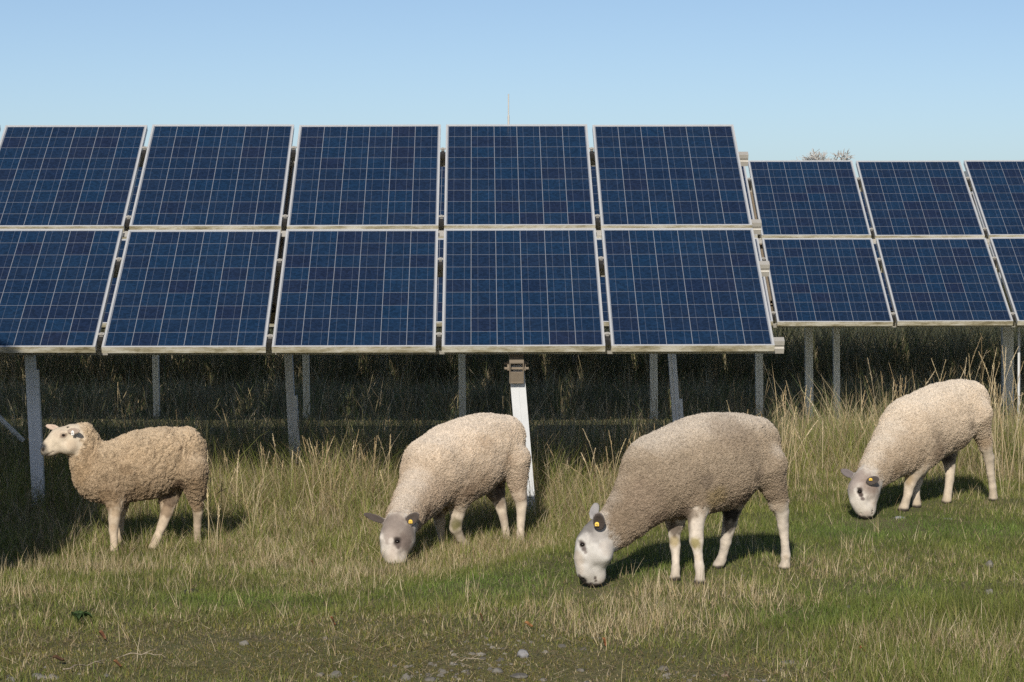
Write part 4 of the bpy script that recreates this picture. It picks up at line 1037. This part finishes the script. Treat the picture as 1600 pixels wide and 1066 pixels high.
# ---------------------------------------------------------------- stones, leaves, twigs and other small things on the turf
def stone(px, py, wpx, hpx, label, tone=(.30, .30, .29), seed=0, name='stone', cat='stone', group='stones lying in the turf', sink=.35, depth=.8):
    import bmesh
    g = ground(px, py+hpx*.4); K = g[1]/FPX
    bm = bmesh.new(); bmesh.ops.create_icosphere(bm, subdivisions=4, radius=1); r_ = np.random.default_rng(seed+500)
    me = bpy.data.meshes.new(name); V = np.array([v.co for v in bm.verts]); bm.to_mesh(me); bm.free()
    for _ in range(9):          # knock flats off it
        nrm = r_.normal(0, 1, 3); nrm /= np.linalg.norm(nrm); c = r_.uniform(.55, .9); d = V @ nrm; V = V-np.maximum(d-c, 0)[:, None]*nrm*.9
    V *= (1+.16*(vn3(V[:, 0]*2+seed, V[:, 1]*2, V[:, 2]*2, 3)-.5)+.07*(vn3(V[:, 0]*7, V[:, 1]*7, V[:, 2]*7+seed, 4)-.5))[:, None]
    V = V*np.array([wpx*K/2, wpx*K/2*depth, hpx*K*.62]); V[:, 2] += hpx*K*(.62-sink)-.004
    me.vertices.foreach_set('co', V.astype(np.float32).ravel()); me.polygons.foreach_set('use_smooth', [True]*len(me.polygons)); me.update()
    a = me.color_attributes.new('Col', 'FLOAT_COLOR', 'POINT'); n1 = vn3(V[:, 0]/.012, V[:, 1]/.012, V[:, 2]/.012+seed, 6)
    c = np.ones((len(V), 4), np.float32); c[:, :3] = np.array(tone)*(.75+.5*n1)[:, None]; a.data.foreach_set('color', c.ravel())
    me.materials.append(M['stone']); o = link(name, me); o.location = (g[0], g[1], float(H(g[0], g[1]))); o.rotation_euler.z = 0
    return tag(o, label, cat, group)
PALE = (.20, .19, .168); MIDG = (.145, .138, .122); BRN = (.24, .19, .15)
stone(61, 1056, 27, 13, 'pale rounded stone at the bottom left, beside a smaller one', PALE, 1)
stone(84, 1057, 19, 12, 'smaller pale stone touching the right of the bottom left stone', PALE, 2)
stone(381, 1004, 15, 11, 'small pale stone standing alone right of the long dry stalk', PALE, 3)
stone(166, 1055, 14, 7, 'half buried stone between the white twig and the bottom edge', MIDG, 4)
stone(524, 1052, 22, 14, 'round grey stone left of centre at the bottom edge', MIDG, 5)
stone(500, 1053, 14, 9, 'low grey stone just left of the round stone at the bottom', MIDG, 6)
stone(634, 1058, 17, 13, 'grey stone at the bottom edge below the first grazing sheep', MIDG, 7)
stone(674, 1060, 22, 9, 'flat double lobed stone at the bottom, left of the gravelly patch', MIDG, 8)
stone(709, 1036, 16, 8, 'flat pale stone in the upper left of the gravelly patch', PALE, 9)
stone(777, 1048, 18, 11, 'rounded stone in the middle of the gravelly patch', MIDG, 10)
stone(811, 1055, 30, 10, 'widest flat stone at the lower right of the gravelly patch', MIDG, 11)
stone(816, 1022, 21, 14, 'upright wedge shaped dark grey stone above the gravelly patch', (.22, .22, .23), 12, sink=.2)
stone(751, 1021, 18, 8, 'low pale stone left of the upright wedge shaped stone', PALE, 13)
stone(907, 1047, 15, 7, 'flat grey stone right of the gravelly patch', MIDG, 14)
stone(848, 1062, 14, 7, 'small stone at the bottom edge, right of the widest flat stone', MIDG, 15)
stone(1548, 882, 17, 12, 'pale pointed stone on the right lane, farther of two', PALE, 16, sink=.25)
stone(1544, 924, 16, 11, 'pale stone on the right lane, nearer of two', PALE, 17, sink=.25)
stone(1329, 947, 20, 6, 'flat half hidden stone among straw right of the largest sheep', MIDG, 18)
stone(1161, 899, 11, 5, 'small flat stone between the hind hooves of the largest sheep', MIDG, 19)
stone(1233, 1034, 30, 7, 'long flat stone showing at the edge of the worn ground', MIDG, 20)
stone(1132, 1054, 13, 8, 'brownish stone on the worn ground at the lower right', (.32, .24, .19), 21)
stone(1181, 1062, 18, 8, 'grey stone at the bottom edge right of the brownish stone', MIDG, 22)
stone(1406, 808, 19, 5, 'flat blue grey stone in front of the hooves of the far right sheep', (.30, .31, .33), 23)
stone(1480, 810, 18, 4, 'thin pale stone between the far right sheep and the lane', PALE, 24)
stone(298, 923, 33, 9, 'dark lump of dung on the green turf below the standing sheep', (.028, .026, .026), 25, 'dung', 'dung', None)

def leaf(px, py, wpx, tone, label, seed):
    g = ground(px, py); K = g[1]/FPX; r_ = np.random.default_rng(seed+900)
    n = 9; V = []; L = wpx*K*.85
    for i in range(n):
        f = i/(n-1); wd = .36*math.sin(math.pi*min(1, f*.93+.05))**.8*(1+.12*math.sin(f*19))
        for k in (-1, -.5, 0, .5, 1):
            V.append(((f-.5)*L, k*wd*L, .012*math.sin(f*4+1)+abs(k)*.18*L+.02*L*r_.normal()))
    Q = [(i*5+k, i*5+k+1, i*5+k+6, i*5+k+5) for i in range(n-1) for k in range(4)]
    V = np.array(V); m = len(V); top = V.copy(); top[:, 2] += .0012
    Q2 = Q+[tuple(m+j for j in reversed(q)) for q in Q]
    me = mesh_np('fallen_leaf', np.concatenate([top, V]), quads=np.array(Q2), mats=[M['leafmat']], col=np.tile(np.array(tone), (2*m, 1))*r_.uniform(.55, .95, (2*m, 1)))
    o = link('fallen_leaf', me); o.location = (g[0], g[1], float(H(g[0], g[1]))+.022); o.rotation_euler = (r_.uniform(.1, .5), r_.normal(0, .25), r_.uniform(-.6, .6))
    tag(o, label, 'leaf', 'fallen autumn leaves on the turf')
leaf(944, 1014, 13, (.42, .17, .07), 'orange leaf standing on edge right of the upright wedge stone', 1)
leaf(827, 986, 13, (.40, .20, .08), 'rounded orange brown leaf left of the big straw patch', 2)
leaf(1348, 1026, 16, (.45, .14, .06), 'bright red brown leaf in the grass at the lower right', 3)
leaf(160, 1003, 16, (.24, .11, .06), 'dull red leaf left of the long dry stalk', 4)
leaf(92, 1040, 19, (.13, .07, .04), 'dark curled brown leaf just above the white twig', 5)
leaf(184, 1048, 14, (.26, .13, .06), 'brown leaf right of the white twig', 6)
leaf(520, 980, 13, (.36, .14, .07), 'small red leaf on the turf below the first grazing sheep', 7)
leaf(752, 975, 14, (.33, .17, .09), 'tan leaf on the short turf between the two middle sheep', 8)
leaf(488, 888, 10, (.38, .17, .09), 'small orange leaf in straw left of the first grazing sheep', 9)

def twig(px0, py0, px1, py1, rpx, label, seed):
    a, b = ground(px0, py0), ground(px1, py1); K = a[1]/FPX; r_ = np.random.default_rng(seed+300)
    pts = []; N_ = 9
    for i in range(N_):
        f = i/(N_-1); p = a+(b-a)*f; p[2] = float(H(p[0], p[1]))+.016+.012*math.sin(f*3.1)+r_.normal(0, .003); p[0] += r_.normal(0, .004); p[1] += r_.normal(0, .006); pts.append(p)
    m = MB(); m.tube(pts, [rpx*K*(1-.55*i/(N_-1)) for i in range(N_)], 6)
    mid = pts[4]; m.tube([mid, mid+np.array([.03, .02, .012]), mid+np.array([.065, .05, .014])], [rpx*K*.6, rpx*K*.45, rpx*K*.25], 5)
    o = m.obj('twig', [M['twig']], smooth_=True); tag(o, label, 'twig', 'twigs lying on the worn ground')
twig(102, 1053, 165, 1044, 1.5, 'white forked twig lying at the bottom left', 1)
twig(184, 1034, 258, 1033, 1.0, 'thin pale twig lying above the white forked twig', 2)
twig(712, 1042, 758, 1041, 1.0, 'pale twig lying across the gravelly patch', 3)

def weed():
    g = ground(121, 978); r_ = np.random.default_rng(77); V, Q, C = [], [], []
    for k in range(13):
        a = r_.uniform(0, 6.28); L = r_.uniform(.035, .075); w_ = L*.26; d = np.array([math.cos(a), math.sin(a), 0]); s = np.array([-d[1], d[0], 0]); n0 = len(V)
        for i in range(6):
            f = i/5; c = d*L*f+np.array([0, 0, .012+.035*math.sin(f*2.6)]); wd = w_*math.sin(math.pi*(.1+.88*f))**.7
            for j in (-1, 0, 1): V.append(c+s*wd*j+np.array([0, 0, .010*abs(j)]))
        for i in range(5):
            for j in (0, 1): Q.append((n0+i*3+j, n0+i*3+j+1, n0+i*3+j+4, n0+i*3+j+3))
        C += [np.array((.075, .125, .045))*r_.uniform(.8, 1.3)]*18
    me = mesh_np('broadleaf_weed', np.array(V), quads=np.array(Q), mats=[M['grass']], col=np.array(C))
    o = link('broadleaf_weed', me); o.location = (g[0], g[1], float(H(g[0], g[1]))); tag(o, 'dark green broad leaved weed rosette on the worn turf at the left', 'weed')
weed()

# ---------------------------------------------------------------- trees
def bush():
    """unseen evergreen added left of the view; shaped to shade the left post and the turf"""
    bx, by, ht = -4.30, 12.0, 2.98; z0 = float(H(bx, by)); r_ = np.random.default_rng(5)
    prof = lambda z: np.interp(z, [0, 1.6, 2.0, 2.6, 2.85, 2.98], [1.5, 1.45, 1.24, 1.08, .80, .2])
    root = bpy.data.objects.new('added_shade_bush', None); COL.objects.link(root); root.location = (bx, by, z0)  # added out of view as a shade caster
    tag(root, 'unseen evergreen bush added beside the near solar row to cast shade', 'bush')
    m = MB(); m.tube([(0, 0, -.1), (.02, 0, 1.5), (0, .02, ht*.93)], [.10, .07, .015], 8)
    for k in range(30):
        a = k*2.4; z = .25+k*.088; L = float(prof(np.array(z)))*.85; m.tube([(0, 0, z), (math.cos(a)*L*.5, math.sin(a)*L*.5, z+.02), (math.cos(a)*L, math.sin(a)*L, z+.05)], [.022, .014, .005], 5)
    m.obj('trunk', [M['bark']], root, smooth_=True)
    n = 24000; z = r_.uniform(0, 1, n)*ht; a = r_.uniform(0, 6.28, n)
    rr = prof(z)*(.30+.70*r_.uniform(0, 1, n)**.4)*(.93+.12*vn3(np.cos(a)*2, np.sin(a)*2, z*2.2, 3))
    c = np.stack([np.cos(a)*rr, np.sin(a)*rr, z+.03], -1)
    d = np.stack([np.cos(a), np.sin(a), np.full(n, .1)], -1)+r_.normal(0, .5, (n, 3)); d /= np.linalg.norm(d, axis=1)[:, None]
    s = np.cross(d, r_.normal(0, 1, (n, 3))); s /= np.linalg.norm(s, axis=1)[:, None]
    L = r_.uniform(.08, .16, n)[:, None]; w_ = r_.uniform(.02, .045, n)[:, None]
    V = np.stack([c-d*L*.5, c+s*w_, c+d*L*.5, c-s*w_], 1).reshape(-1, 3); q = np.arange(n*4).reshape(-1, 4)
    col = np.repeat(np.array([.045, .075, .03])*r_.uniform(.6, 1.4, (n, 1)), 4, 0)
    link('crown', mesh_np('crown', V, quads=q, mats=[M['evergreen']], col=col), root)
bush()

def bare_tree():
    y = 300.; bx = at(1299, y); r_ = np.random.default_rng(9); base = Vector((bx, y, float(H(bx, y))-.1))
    tr, cr = MB(), MB()
    def grow(m, p, d, L, r, depth):
        r = max(r, .028)
        pts = [p]; dd = d.copy()
        for i in range(3):
            dd = (dd+Vector(r_.normal(0, .10, 3))).normalized(); pts.append(pts[-1]+dd*L/3)
        m.tube(pts, [r, r*.9, r*.8, r*.65], 4)
        if depth == 0: return
        for k in range(4 if depth > 1 else 5):
            nd = (dd+Vector(r_.normal(0, .48, 3))+Vector((0, 0, .22))).normalized(); q = pts[3] if k < 2 else pts[2]
            grow(cr, q, nd, L*r_.uniform(.58, .80), r*.60, depth-1)
    grow(tr, Vector((0, 0, 0)), Vector((0, 0, 1)), 3.2, .22, 5)
    k_ = 9.5/max(v[2] for v in cr.v); tr.v = [tuple(c*k_ for c in v) for v in tr.v]; cr.v = [(v[0]*k_*1.35, v[1]*k_*1.35, v[2]*k_) for v in cr.v]
    root = bpy.data.objects.new('bare_tree', None); COL.objects.link(root); root.location = base
    tag(root, 'leafless tree far off, paled for haze, its crown showing above the second solar row', 'tree')
    tr.obj('trunk', [M['twigs']], root); cr.obj('crown', [M['twigs']], root)
    return cr
CR = bare_tree()
print('tree top', max(v[2] for v in CR.v), 'x', min(v[0] for v in CR.v), max(v[0] for v in CR.v))

def hills():
    xs = np.linspace(-2500, 2500, 160); V = []; y0 = 3000.
    top = 18+16*vn(xs, xs*0, 700, 5)+38*smooth(380, 600, xs)
    for x, h in zip(xs, top): V += [(x, y0-250, -5), (x, y0, h), (x, y0+600, -5)]
    Q = [(i*3+k, i*3+k+3, i*3+k+4, i*3+k+1) for i in range(len(xs)-1) for k in (0, 1)]
    tag(link('hills', mesh_np('hills', np.array(V), quads=np.array(Q), mats=[M['hill']])), kind='structure')
hills()
